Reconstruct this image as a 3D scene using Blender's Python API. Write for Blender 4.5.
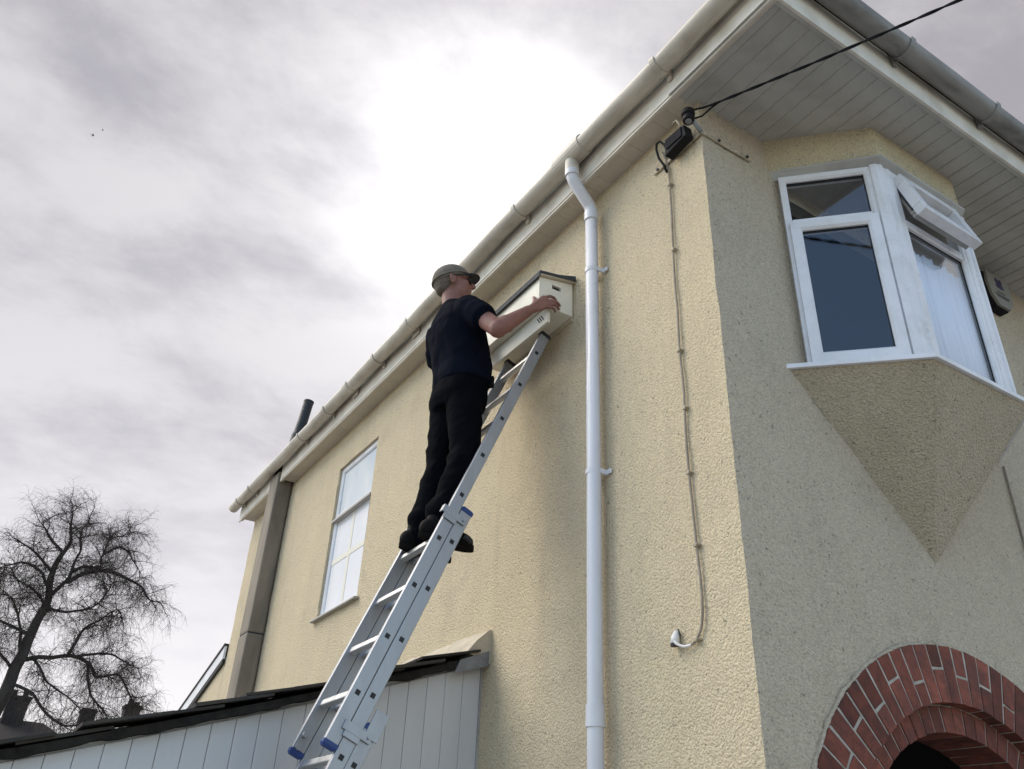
import bpy, bmesh, math, random
from mathutils import Vector, Matrix, noise
R = math.radians
scn = bpy.context.scene
for o in list(bpy.data.objects): bpy.data.objects.remove(o)
COL = scn.collection

# ------------------------------------------------------------------ camera
cam_d = bpy.data.cameras.new('camera'); cam = bpy.data.objects.new('camera', cam_d); COL.objects.link(cam)
cam_d.sensor_width = 36.0; cam_d.lens = 29.735; cam_d.clip_start = 0.05; cam_d.clip_end = 3000
right = Vector((0.84380, -0.53501, 0.04186)); down = Vector((0.30355, 0.41150, -0.85938)); fwd = Vector((0.44255, 0.73785, 0.50963))
m = Matrix((right, -down, -fwd)).transposed().to_4x4()
m.translation = Vector((-2.2223, -2.0368, 1.6))
cam.matrix_world = m
scn.camera = cam
scn.render.resolution_x = 1024; scn.render.resolution_y = 769

# ------------------------------------------------------------------ light and exposure
SUN = Vector((-0.50, 0.52, 0.69)).normalized()          # soft sun lamp turned away from the glow, added to brighten the side wall
GLOW = Vector((0.335, 0.635, 0.690)).normalized()         # where the cloud in front of the sun burns out
sun_d = bpy.data.lights.new('sun', 'SUN'); sun = bpy.data.objects.new('sun', sun_d); COL.objects.link(sun)
sun_d.energy = 1.5; sun_d.angle = R(42); sun_d.color = (1.0, 0.93, 0.82)
sun.rotation_euler = SUN.to_track_quat('Z', 'Y').to_euler(); sun.location = (0, 0, 30)
scn.view_settings.view_transform = 'Standard'; scn.view_settings.look = 'None'
scn.view_settings.exposure = 1.0; scn.view_settings.gamma = 1.0; scn.view_settings.use_curve_mapping = False

scn.cycles.max_bounces = 6; scn.cycles.diffuse_bounces = 3; scn.cycles.glossy_bounces = 3; scn.cycles.transparent_max_bounces = 6
world = bpy.data.worlds.new('World'); scn.world = world; world.use_nodes = True
def build_world():
    nt = world.node_tree; N = nt.nodes; L = nt.links; N.clear()
    def nd(t, **k):
        n = N.new(t)
        for a, b in k.items(): setattr(n, a, b)
        return n
    def mth(op, a, b=None, clamp=False):
        n = nd('ShaderNodeMath', operation=op); n.use_clamp = clamp
        for i, v in enumerate((a, b)):
            if v is None: continue
            if isinstance(v, (int, float)): n.inputs[i].default_value = v
            else: L.new(v, n.inputs[i])
        return n.outputs[0]
    def mixc(f, a, b, bt='MIX'):
        n = nd('ShaderNodeMix', data_type='RGBA', blend_type=bt)
        for i, v in ((0, f), (6, a), (7, b)):
            if isinstance(v, (int, float)): n.inputs[i].default_value = v
            elif isinstance(v, tuple): n.inputs[i].default_value = (*v, 1)
            else: L.new(v, n.inputs[i])
        return n.outputs[2]
    def ramp(f, a, b):
        n = nd('ShaderNodeMapRange', interpolation_type='SMOOTHSTEP'); L.new(f, n.inputs[0])
        n.inputs[1].default_value = a; n.inputs[2].default_value = b; return n.outputs[0]
    tc = nd('ShaderNodeTexCoord'); vec = tc.outputs['Generated']
    sky = nd('ShaderNodeTexSky', sky_type='NISHITA'); sky.sun_disc = False
    sky.sun_elevation = math.asin(SUN.z); sky.sun_rotation = math.atan2(SUN.x, SUN.y)
    sky.air_density = 1.3; sky.dust_density = 0.6; sky.ozone_density = 1.6
    skyc = mixc(1.0, sky.outputs[0], (0.14, 0.14, 0.14), 'MULTIPLY')       # physically bright sky at strength 0.14
    sep = nd('ShaderNodeSeparateXYZ'); L.new(vec, sep.inputs[0])
    z = mth('ADD', mth('MAXIMUM', sep.outputs[2], 0.0), 0.22)
    cmb = nd('ShaderNodeCombineXYZ')
    L.new(mth('DIVIDE', sep.outputs[0], z), cmb.inputs[0]); L.new(mth('DIVIDE', sep.outputs[1], z), cmb.inputs[1])
    mp = nd('ShaderNodeMapping'); mp.inputs['Rotation'].default_value = (0, 0, R(35)); mp.inputs['Scale'].default_value = (1.0, 1.3, 1.0)
    mp.inputs['Location'].default_value = (3.1, 1.7, 0.4)
    L.new(cmb.outputs[0], mp.inputs[0])
    def noi(scale, detail, rough, dist, off=0.0):
        n = nd('ShaderNodeTexNoise', noise_dimensions='4D'); L.new(mp.outputs[0], n.inputs['Vector'])
        n.inputs['Scale'].default_value = scale; n.inputs['Detail'].default_value = detail
        n.inputs['Roughness'].default_value = rough; n.inputs['Distortion'].default_value = dist; n.inputs['W'].default_value = off
        return n.outputs['Fac']
    W1 = 31.5
    big = noi(2.0, 6, 0.52, 0.3, W1); fine = noi(6.0, 9, 0.62, 0.25, 7.7)
    den = mth('ADD', mth('MULTIPLY', big, 0.68), mth('MULTIPLY', fine, 0.32))
    shade = ramp(den, 0.37, 0.58)
    dot = nd('ShaderNodeVectorMath', operation='DOT_PRODUCT'); L.new(vec, dot.inputs[0]); dot.inputs[1].default_value = GLOW
    cs = mth('MAXIMUM', dot.outputs['Value'], 0.0)
    wide = mth('POWER', cs, 5.0); mid = mth('POWER', cs, 30.0); core = mth('POWER', cs, 110.0)
    hz = mth('POWER', mth('SUBTRACT', 1.0, mth('MAXIMUM', sep.outputs[2], 0.0), True), 3.0)
    shade = mth('ADD', mth('MULTIPLY', shade, mth('SUBTRACT', 1.0, mth('MULTIPLY', hz, 1.6, True), True)), mth('MULTIPLY', mth('MULTIPLY', hz, 1.6, True), 0.72))
    # cloud: thin and bright where the noise is high, heavier and lavender grey where it is low
    cl = mixc(shade, (0.228, 0.214, 0.232), (0.395, 0.378, 0.381))
    gain = mth('ADD', 0.80, mth('MULTIPLY', wide, 0.14))
    gain = mth('ADD', gain, mth('MULTIPLY', hz, 0.92))
    gain = mth('ADD', gain, mth('MULTIPLY', ramp(mth('MULTIPLY', dot.outputs['Value'], -1.0), -0.5, 0.7), 1.15))   # clouds facing the sun are lit from the front
    g3 = nd('ShaderNodeCombineXYZ'); [L.new(gain, g3.inputs[i]) for i in range(3)]
    cl = mixc(1.0, cl, g3.outputs[0], 'MULTIPLY')
    # thin spots let blue through, more of it away from the sun
    away = ramp(mth('MULTIPLY', dot.outputs['Value'], -1.0), -0.60, 0.08)
    gap = mth('MULTIPLY', ramp(noi(1.5, 4, 0.5, 0.3, 12.4), 0.14, 0.38), mth('ADD', 0.04, mth('MULTIPLY', away, 0.92)))
    cl = mixc(gap, cl, skyc)
    glow = mth('ADD', mth('MULTIPLY', mid, 0.13), mth('MULTIPLY', core, 0.42))
    glow = mth('MULTIPLY', glow, mth('ADD', 0.75, mth('MULTIPLY', shade, 0.30)))
    gc = nd('ShaderNodeCombineXYZ')
    for i, k in enumerate((1.0, 0.985, 0.965)): L.new(mth('MULTIPLY', glow, k), gc.inputs[i])
    tot = mixc(1.0, cl, gc.outputs[0], 'ADD')
    bg = nd('ShaderNodeBackground'); L.new(tot, bg.inputs[0]); bg.inputs[1].default_value = 1.0
    out = nd('ShaderNodeOutputWorld'); L.new(bg.outputs[0], out.inputs[0])
build_world()

# ------------------------------------------------------------------ materials
def new_mat(name):
    mt = bpy.data.materials.new(name); mt.use_nodes = True
    nt = mt.node_tree; b = nt.nodes['Principled BSDF']
    return mt, nt, b
def tex(nt, scale, detail=3, rough=0.55, stretch=(1, 1, 1), dist=0.0, kind='noise', off=0.0):
    tc = nt.nodes.new('ShaderNodeTexCoord'); mp = nt.nodes.new('ShaderNodeMapping')
    mp.inputs['Scale'].default_value = stretch; mp.inputs['Location'].default_value = (off, off * .7, off * 1.3)
    nt.links.new(tc.outputs['Object'], mp.inputs[0])
    if kind == 'noise':
        n = nt.nodes.new('ShaderNodeTexNoise'); n.inputs['Detail'].default_value = detail
        n.inputs['Roughness'].default_value = rough; n.inputs['Distortion'].default_value = dist; o = n.outputs['Fac']
    else:
        n = nt.nodes.new('ShaderNodeTexVoronoi'); n.feature = 'SMOOTH_F1'; n.inputs['Smoothness'].default_value = 0.6; o = n.outputs['Distance']
    n.inputs['Scale'].default_value = scale
    nt.links.new(mp.outputs[0], n.inputs['Vector'])
    return o
def rng(nt, v, a, b, c=0.0, d=1.0):
    n = nt.nodes.new('ShaderNodeMapRange'); nt.links.new(v, n.inputs[0])
    for i, x in enumerate((a, b, c, d)): n.inputs[i + 1].default_value = x
    return n.outputs[0]
def mixn(nt, f, a, b, bt='MIX'):
    n = nt.nodes.new('ShaderNodeMix'); n.data_type = 'RGBA'; n.blend_type = bt
    for i, v in ((0, f), (6, a), (7, b)):
        if isinstance(v, (int, float)): n.inputs[i].default_value = v
        elif isinstance(v, tuple): n.inputs[i].default_value = (*v, 1)
        else: nt.links.new(v, n.inputs[i])
    return n.outputs[2]
def bump(nt, b, h, strength, dist, prev=None):
    n = nt.nodes.new('ShaderNodeBump'); n.inputs['Strength'].default_value = strength; n.inputs['Distance'].default_value = dist
    nt.links.new(h, n.inputs['Height'])
    if prev: nt.links.new(prev, n.inputs['Normal'])
    nt.links.new(n.outputs[0], b.inputs['Normal']); return n.outputs[0]
def plain(name, col, rough=0.6, metal=0.0, var=0.12, vs=6.0, bs=0.0, bscale=60, spec=0.4, stretch=(1, 1, 1), dirt=None, dirt_amt=0.5, dscale=3.0, random_obj=0.0):
    mt, nt, b = new_mat(name)
    b.inputs['Roughness'].default_value = rough; b.inputs['Metallic'].default_value = metal; b.inputs['Specular IOR Level'].default_value = spec
    v = tex(nt, vs, 4, 0.6, stretch)
    dark = tuple(c * (1 - var) for c in col); lite = tuple(min(1, c * (1 + var)) for c in col)
    c = mixn(nt, rng(nt, v, 0.3, 0.7), dark, lite)
    if dirt:
        dm = rng(nt, tex(nt, dscale, 6, 0.65, stretch, 0.4, off=3.3), 0.45, 0.68, 0.0, dirt_amt)
        c = mixn(nt, dm, c, dirt)
    if random_obj:
        oi = nt.nodes.new('ShaderNodeObjectInfo')
        r = rng(nt, oi.outputs['Random'], 0, 1, 1 - random_obj, 1 + random_obj)
        g = nt.nodes.new('ShaderNodeCombineXYZ'); [nt.links.new(r, g.inputs[i]) for i in range(3)]
        c = mixn(nt, 1.0, c, g.outputs[0], 'MULTIPLY')
    nt.links.new(c, b.inputs['Base Color'])
    rr = rng(nt, v, 0.3, 0.7, max(0, rough - .08), min(1, rough + .08)); nt.links.new(rr, b.inputs['Roughness'])
    if bs: bump(nt, b, tex(nt, bscale, 4, 0.6, stretch), bs, 0.01)
    return mt
def roughcast(name, col, dirty, amt, seed):
    mt, nt, b = new_mat(name); b.inputs['Roughness'].default_value = 0.95; b.inputs['Specular IOR Level'].default_value = 0.15
    lump = tex(nt, 105, 2, 0.5, kind='vor', off=seed); grit = tex(nt, 180, 3, 0.62, off=seed + 1); wave = tex(nt, 9, 3, 0.5, off=seed + 2)
    big = tex(nt, 1.1, 5, 0.6, (1, 1, 0.45), 0.3, off=seed + 3); pit = tex(nt, 48, 2, 0.5, off=seed + 5)
    spk = tex(nt, 92, 4, 0.7, off=seed + 9)
    c = mixn(nt, rng(nt, big, 0.42, 0.66, 0, amt), col, dirty)
    strk = tex(nt, 5.5, 5, 0.65, (1, 1, 0.10), 0.25, off=seed + 14); blot = tex(nt, 2.6, 6, 0.7, (1, 1, 0.8), 0.8, off=seed + 17)
    c = mixn(nt, rng(nt, strk, 0.50, 0.70, 0, 0.30), c, tuple(x * k for x, k in zip(dirty, (0.80, 0.77, 0.72))))
    c = mixn(nt, rng(nt, blot, 0.53, 0.70, 0, 0.50), c, tuple(x * k for x, k in zip(dirty, (0.84, 0.84, 0.85))))
    c = mixn(nt, rng(nt, wave, 0.35, 0.7, 0, 0.16), c, tuple(x * 0.84 for x in col))
    c = mixn(nt, rng(nt, spk, 0.30, 0.52, 0.55, 0), c, tuple(x * 0.52 for x in col))
    c = mixn(nt, rng(nt, spk, 0.54, 0.70, 0, 0.45), c, tuple(min(0.86, x * 1.30) for x in col))
    c = mixn(nt, rng(nt, pit, 0.65, 0.72, 0, 0.62), c, tuple(x * 0.36 for x in dirty))
    nt.links.new(c, b.inputs['Base Color'])
    h = nt.nodes.new('ShaderNodeMath'); h.operation = 'MULTIPLY_ADD'; nt.links.new(lump, h.inputs[0]); h.inputs[1].default_value = -0.9; nt.links.new(grit, h.inputs[2])
    p = bump(nt, b, h.outputs[0], 0.85, 0.017)
    return mt
M = {}
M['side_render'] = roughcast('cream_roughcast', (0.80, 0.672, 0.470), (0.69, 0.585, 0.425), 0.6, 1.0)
M['front_render'] = roughcast('grey_cream_roughcast', (0.69, 0.59, 0.455), (0.595, 0.51, 0.40), 0.6, 7.0)  # weathered cream, greyed further to carry the front's weaker, bluer light
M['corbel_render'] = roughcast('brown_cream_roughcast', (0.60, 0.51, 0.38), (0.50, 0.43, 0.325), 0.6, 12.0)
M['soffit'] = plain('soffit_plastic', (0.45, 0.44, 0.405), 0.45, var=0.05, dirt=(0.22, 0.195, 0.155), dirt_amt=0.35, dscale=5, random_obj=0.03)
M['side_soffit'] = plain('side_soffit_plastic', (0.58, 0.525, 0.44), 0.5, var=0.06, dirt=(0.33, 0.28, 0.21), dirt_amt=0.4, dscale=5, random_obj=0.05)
M['fascia'] = plain('fascia_plastic', (0.72, 0.675, 0.60), 0.4, var=0.05, dirt=(0.42, 0.37, 0.29), dirt_amt=0.5, dscale=4)
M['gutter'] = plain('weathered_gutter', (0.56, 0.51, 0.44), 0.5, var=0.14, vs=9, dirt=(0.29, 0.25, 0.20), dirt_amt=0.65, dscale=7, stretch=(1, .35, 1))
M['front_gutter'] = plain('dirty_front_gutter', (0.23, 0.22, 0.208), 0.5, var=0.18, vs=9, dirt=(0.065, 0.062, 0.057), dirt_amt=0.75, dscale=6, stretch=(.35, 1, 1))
M['downpipe'] = plain('white_downpipe_plastic', (0.66, 0.66, 0.70), 0.32, var=0.03, dirt=(0.55, 0.53, 0.50), dirt_amt=0.3, dscale=2.5, stretch=(3, 3, 1))
M['upvc'] = plain('white_upvc', (0.74, 0.74, 0.77), 0.3, var=0.03, dirt=(0.55, 0.54, 0.51), dirt_amt=0.5, dscale=6)
M['head_trim'] = plain('painted_window_head', (0.40, 0.385, 0.36), 0.7, var=0.08, dirt=(0.24, 0.225, 0.20), dirt_amt=0.45, dscale=5)
M['black_rubber'] = plain('black_rubber', (0.018, 0.018, 0.02), 0.6, var=0.2)
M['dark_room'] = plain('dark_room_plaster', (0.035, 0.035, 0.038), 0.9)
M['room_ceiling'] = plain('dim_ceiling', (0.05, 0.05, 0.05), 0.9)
M['curtain'] = plain('white_net_curtain', (0.74, 0.80, 0.92), 0.9, var=0.06, vs=14, stretch=(6, 6, .4))
M['brick'] = plain('red_brick', (0.185, 0.056, 0.037), 0.9, var=0.36, vs=22, bs=0.5, bscale=140, dirt=(0.075, 0.034, 0.028), dirt_amt=0.75, dscale=9, random_obj=0.38)
M['mortar'] = plain('lime_mortar', (0.40, 0.365, 0.315), 0.95, var=0.3, vs=18, bs=0.5, bscale=200)
M['flue'] = plain('grey_brown_flue', (0.24, 0.205, 0.165), 0.85, var=0.22, vs=5, bs=0.15, bscale=90, dirt=(0.11, 0.096, 0.082), dirt_amt=0.7, dscale=3, stretch=(1, 1, .3))
M['flue_pipe'] = plain('black_wrapped_pipe', (0.022, 0.023, 0.024), 0.5, var=0.35, vs=30, bs=0.6, bscale=45)
M['slate'] = plain('dark_slate', (0.040, 0.036, 0.034), 0.85, var=0.35, vs=12, bs=0.6, bscale=60, random_obj=0.35, dirt=(0.060, 0.048, 0.030), dirt_amt=0.6, dscale=10)
M['felt'] = plain('bitumen_edge', (0.027, 0.024, 0.022), 0.9, var=0.45, vs=14, bs=0.8, bscale=34, spec=0.1)
M['lead'] = plain('grey_lead', (0.20, 0.205, 0.215), 0.6, var=0.25, vs=15, bs=0.3, bscale=40)
M['fillet'] = plain('cement_fillet', (0.50, 0.44, 0.345), 0.95, var=0.15, vs=12, bs=0.5, bscale=70)
M['cladding'] = plain('white_cladding', (0.575, 0.572, 0.575), 0.42, var=0.03, vs=3, dirt=(0.48, 0.49, 0.51), dirt_amt=0.4, dscale=2.2, stretch=(2, 2, .4), random_obj=0.03)
M['alu'] = plain('worn_aluminium', (0.36, 0.37, 0.395), 0.48, metal=0.85, var=0.08, vs=20, stretch=(1, 1, .25), dirt=(0.27, 0.27, 0.28), dirt_amt=0.45, dscale=7)
M['alu_bright'] = plain('bright_rung_aluminium', (0.62, 0.62, 0.62), 0.38, metal=0.75, var=0.06, vs=20)
M['blue_cap'] = plain('blue_plastic', (0.018, 0.045, 0.17), 0.45, var=0.1)
M['box_paint'] = plain('cream_painted_ply', (0.78, 0.745, 0.64), 0.55, var=0.05, vs=8, dirt=(0.64, 0.60, 0.50), dirt_amt=0.35, dscale=5)
M['ply'] = plain('pale_plywood', (0.52, 0.46, 0.36), 0.8, var=0.1)
M['roof_felt'] = plain('grey_roofing_felt', (0.045, 0.050, 0.058), 0.8, var=0.2, vs=40, bs=0.3, bscale=200)
M['skin'] = plain('skin', (0.235, 0.112, 0.088), 0.55, var=0.16, vs=26, dirt=(0.21, 0.075, 0.062), dirt_amt=0.45, dscale=14)
M['hair'] = plain('grey_hair', (0.125, 0.098, 0.080), 0.8, var=0.3, vs=120, bs=0.4, bscale=180)
M['shirt'] = plain('black_cotton', (0.0046, 0.0062, 0.0120), 0.95, var=0.2, vs=5, bs=0.35, bscale=26, spec=0.03)
M['trousers'] = plain('black_work_cotton', (0.0034, 0.0038, 0.0058), 0.95, var=0.25, vs=6, bs=0.4, bscale=30, spec=0.03)
M['leather'] = plain('black_shoe', (0.0055, 0.005, 0.005), 0.7, var=0.2, vs=20, spec=0.10)
M['sole'] = plain('shoe_sole', (0.010, 0.0085, 0.008), 0.9, var=0.2, vs=30, spec=0.05)
M['cap'] = plain('grey_cap_cloth', (0.150, 0.132, 0.108), 0.9, var=0.22, vs=24, bs=0.3, bscale=90)
M['cap_peak'] = plain('dark_cap_peak', (0.022, 0.023, 0.026), 0.8, var=0.2)
M['belt'] = plain('black_belt', (0.012, 0.012, 0.013), 0.5)
M['metal_dark'] = plain('dark_metal', (0.05, 0.05, 0.055), 0.5, metal=0.3)
M['galv'] = plain('painted_steel_strap', (0.46, 0.40, 0.29), 0.8, var=0.2, vs=30, dirt=(0.16, 0.12, 0.09), dirt_amt=0.6, dscale=22)
M['cable'] = plain('black_cable', (0.010, 0.010, 0.012), 0.7, var=0.2, spec=0.2)
M['porcelain'] = plain('brown_black_insulator', (0.014, 0.012, 0.012), 0.6, var=0.3, spec=0.2)
M['wall_cable'] = plain('dirty_wall_cable', (0.27, 0.23, 0.185), 0.7, var=0.25, vs=20)
M['clip'] = plain('painted_clip', (0.42, 0.36, 0.27), 0.7, var=0.2)
M['white_plastic'] = plain('white_plastic', (0.74, 0.71, 0.68), 0.4, var=0.05)
M['bell_face'] = plain('alarm_cover', (0.23, 0.22, 0.20), 0.45, var=0.06)
M['bell_body'] = plain('alarm_body', (0.014, 0.013, 0.017), 0.8, spec=0.15)
M['bell_logo'] = plain('alarm_logo', (0.030, 0.022, 0.075), 0.5)
M['bell_text'] = plain('alarm_text', (0.05, 0.045, 0.055), 0.5)
M['bark'] = plain('dark_bark', (0.040, 0.034, 0.030), 0.95, var=0.4, vs=8, bs=0.6, bscale=18, stretch=(1, 1, .3))
M['twig'] = plain('dark_twig', (0.070, 0.054, 0.044), 0.95, var=0.3, vs=3)
M['far_brick'] = plain('far_dark_brick', (0.022, 0.017, 0.016), 0.9, var=0.35, vs=7)
M['far_roof'] = plain('far_roof_tile', (0.016, 0.013, 0.013), 0.9, var=0.25, vs=9)
M['ground'] = plain('concrete_drive', (0.30, 0.29, 0.27), 0.92, var=0.18, vs=1.5, bs=0.3, bscale=60, dirt=(0.20, 0.195, 0.185), dirt_amt=0.6, dscale=0.6)
M['door'] = plain('dark_door_paint', (0.020, 0.022, 0.028), 0.4)  # door colour darkened to hold the shade of the porch
M['porch'] = plain('dark_porch_plaster', (0.05, 0.05, 0.055), 0.8)  # porch shade put into the plaster colour
M['opal'] = plain('opal_white_pane', (0.74, 0.742, 0.762), 0.16, var=0.03, vs=2.5, spec=0.5, dirt=(0.66, 0.67, 0.72), dirt_amt=0.5, dscale=1.6)  # opaque white pane; the bright sky reflection is put into its colour
M['opal_blue'] = plain('pale_blue_pane', (0.52, 0.58, 0.64), 0.14, var=0.05, vs=2.5, spec=0.5, dirt=(0.68, 0.69, 0.68), dirt_amt=0.8, dscale=1.8)  # upper pane: reflected sky put in as pale blue and white
M['tape'] = plain('cream_glazing_tape', (0.68, 0.65, 0.57), 0.6, var=0.03)
M['bird'] = plain('dark_feathers', (0.03, 0.03, 0.032), 0.9)
def glass(name, tint, ior=1.5):
    mt = bpy.data.materials.new(name); mt.use_nodes = True; nt = mt.node_tree; nt.nodes.clear()
    out = nt.nodes.new('ShaderNodeOutputMaterial'); mx = nt.nodes.new('ShaderNodeMixShader')
    tr = nt.nodes.new('ShaderNodeBsdfTransparent'); tr.inputs[0].default_value = (*tint, 1)
    gl = nt.nodes.new('ShaderNodeBsdfGlossy'); gl.inputs['Roughness'].default_value = 0.015; gl.inputs[0].default_value = (0.95, 0.97, 1, 1)
    fr = nt.nodes.new('ShaderNodeLayerWeight'); fr.inputs[0].default_value = 0.5
    p5 = nt.nodes.new('ShaderNodeMath'); p5.operation = 'POWER'; nt.links.new(fr.outputs['Facing'], p5.inputs[0]); p5.inputs[1].default_value = 5.0
    bp = nt.nodes.new('ShaderNodeBump'); bp.inputs['Strength'].default_value = 0.03; bp.inputs['Distance'].default_value = 0.02
    nt.links.new(tex(nt, 2.5, 2), bp.inputs['Height']); nt.links.new(bp.outputs[0], gl.inputs['Normal'])
    k = nt.nodes.new('ShaderNodeMath'); k.operation = 'MULTIPLY_ADD'; k.use_clamp = True; nt.links.new(p5.outputs[0], k.inputs[0]); k.inputs[1].default_value = 1.45; k.inputs[2].default_value = 0.055
    nt.links.new(k.outputs[0], mx.inputs[0]); nt.links.new(tr.outputs[0], mx.inputs[1]); nt.links.new(gl.outputs[0], mx.inputs[2])
    nt.links.new(mx.outputs[0], out.inputs[0]); return mt
M['glass'] = glass('window_glass', (0.95, 0.97, 0.98))
M['spec_glass'] = glass('spectacle_lens', (0.35, 0.35, 0.37))

# ------------------------------------------------------------------ mesh helpers
V3 = Vector
class MB:
    def __init__(s): s.v = []; s.f = []
    def add(s, vs, fs):
        o = len(s.v); s.v += [tuple(x) for x in vs]; s.f += [tuple(i + o for i in f) for f in fs]; return s
    def box(s, lo, hi):
        x0, y0, z0 = lo; x1, y1, z1 = hi
        return s.hexa([(x0, y0, z0), (x1, y0, z0), (x1, y1, z0), (x0, y1, z0), (x0, y0, z1), (x1, y0, z1), (x1, y1, z1), (x0, y1, z1)])
    def hexa(s, p):      # bottom 4 then top 4
        return s.add(p, [(3, 2, 1, 0), (4, 5, 6, 7), (0, 1, 5, 4), (1, 2, 6, 5), (2, 3, 7, 6), (3, 0, 4, 7)])
    def obox(s, c, ax, ay, az, h):   # oriented box, unit axes and half sizes
        c = Vector(c); ax, ay, az = Vector(ax) * h[0], Vector(ay) * h[1], Vector(az) * h[2]
        return s.hexa([c + sx * ax + sy * ay + sz * az for sz in (-1, 1) for sx, sy in ((-1, -1), (1, -1), (1, 1), (-1, 1))])
    def prism(s, poly, z0, z1):      # poly in xy
        n = len(poly)
        return s.add([(x, y, z0) for x, y in poly] + [(x, y, z1) for x, y in poly],
                     [tuple(range(n))[::-1], tuple(range(n, 2 * n))] + [(i, (i + 1) % n, n + (i + 1) % n, n + i) for i in range(n)])
    def tube(s, pts, rad, n=10, cap=True):
        pts = [Vector(p) for p in pts]; k = len(pts)
        rr = rad if isinstance(rad, (list, tuple)) else [rad] * k
        o = len(s.v); up = None
        for i, p in enumerate(pts):
            d = (pts[min(i + 1, k - 1)] - pts[max(i - 1, 0)])
            d = d.normalized() if d.length > 1e-9 else Vector((0, 0, 1))
            if up is None:
                up = d.orthogonal().normalized()
            else:
                up = (up - d * up.dot(d))
                up = up.normalized() if up.length > 1e-6 else d.orthogonal().normalized()
            w = d.cross(up)
            for j in range(n):
                a = 2 * math.pi * j / n
                s.v.append(tuple(p + (up * math.cos(a) + w * math.sin(a)) * rr[i]))
        for i in range(k - 1):
            for j in range(n):
                a = o + i * n + j; b = o + i * n + (j + 1) % n
                s.f.append((a, b, b + n, a + n))
        if cap:
            s.f.append(tuple(o + j for j in range(n))[::-1]); s.f.append(tuple(o + (k - 1) * n + j for j in range(n)))
        return s
    def sphere(s, c, r, n=12, m=8, rot=None):
        c = Vector(c); r = (r, r, r) if isinstance(r, (int, float)) else r
        o = len(s.v); rot = rot or Matrix.Identity(3)
        def P(t, p): return tuple(c + rot @ Vector((r[0] * math.sin(t) * math.cos(p), r[1] * math.sin(t) * math.sin(p), r[2] * math.cos(t))))
        s.v.append(P(0, 0))
        for i in range(1, m):
            for j in range(n): s.v.append(P(math.pi * i / m, 2 * math.pi * j / n))
        s.v.append(P(math.pi, 0)); e = len(s.v) - 1
        for j in range(n):
            s.f.append((o, o + 1 + j, o + 1 + (j + 1) % n))
            for i in range(m - 2):
                a = o + 1 + i * n + j; b = o + 1 + i * n + (j + 1) % n
                s.f.append((a, a + n, b + n, b))
            s.f.append((o + 1 + (m - 2) * n + j, e, o + 1 + (m - 2) * n + (j + 1) % n))
        return s
    def capsule(s, a, b, ra, rb, n=12):
        s.tube([a, b], [ra, rb], n); s.sphere(a, ra, n, 8); s.sphere(b, rb, n, 8); return s
    def loft(s, rings, n=24, pw=2.0):   # (cx,cy,cz,rx,ry)
        o = len(s.v)
        for cx, cy, cz, rx, ry in rings:
            for j in range(n):
                a = 2 * math.pi * j / n; c, q = math.cos(a), math.sin(a)
                s.v.append((cx + rx * math.copysign(abs(c) ** (2 / pw), c), cy + ry * math.copysign(abs(q) ** (2 / pw), q), cz))
        for i in range(len(rings) - 1):
            for j in range(n):
                a = o + i * n + j; b = o + i * n + (j + 1) % n
                s.f.append((a, b, b + n, a + n))
        s.f.append(tuple(o + j for j in range(n))[::-1]); s.f.append(tuple(o + (len(rings) - 1) * n + j for j in range(n)))
        return s
    def mesh(s, name, mat, smooth=False, bevel=0.0):
        me = bpy.data.meshes.new(name); me.from_pydata(s.v, [], s.f)
        bm = bmesh.new(); bm.from_mesh(me)
        bmesh.ops.recalc_face_normals(bm, faces=bm.faces)
        if bevel:
            ed = [e for e in bm.edges if len(e.link_faces) == 2 and e.calc_face_angle(0) > 0.6]
            bmesh.ops.bevel(bm, geom=ed, offset=bevel, segments=2, affect='EDGES', profile=0.6)
        bm.to_mesh(me); bm.free()
        if smooth:
            me.shade_smooth() if hasattr(me, 'shade_smooth') else None
            for p in me.polygons: p.use_smooth = True
        me.materials.append(M[mat] if isinstance(mat, str) else mat); return me
    def build(s, name, mat, parent=None, smooth=False, bevel=0.0):
        return link(name, s.mesh(name, mat, smooth, bevel), parent)
def link(name, me, parent=None):
    o = bpy.data.objects.new(name, me); COL.objects.link(o)
    if parent is not None:
        o.parent = parent
        o.matrix_parent_inverse = Matrix.Translation(-Vector(abs_loc(parent)))
    return o
def abs_loc(o):
    l = Vector(o.location)
    while o.parent: 
        if o.matrix_parent_inverse == Matrix.Identity(4): l += Vector(o.parent.location)
        o = o.parent
        break
    return l
def tag(o, label=None, cat=None, group=None, kind=None):
    if label: o['label'] = label
    if cat: o['category'] = cat
    if group: o['group'] = group
    if kind: o['kind'] = kind
    return o
def thing(name, loc, label, cat, group=None):
    o = bpy.data.objects.new(name, None); COL.objects.link(o); o.location = loc; o.empty_display_size = 0.2
    return tag(o, label, cat, group)
def jit(p, a, f): return Vector(p) + noise.noise_vector(Vector(p) * f) * a

# ------------------------------------------------------------------ setting: ground
g = MB(); g.add([(-900, -900, 0), (900, -900, 0), (900, 900, 0), (-900, 900, 0)], [(0, 1, 2, 3)])
tag(g.build('ground', 'ground'), kind='structure')

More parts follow.
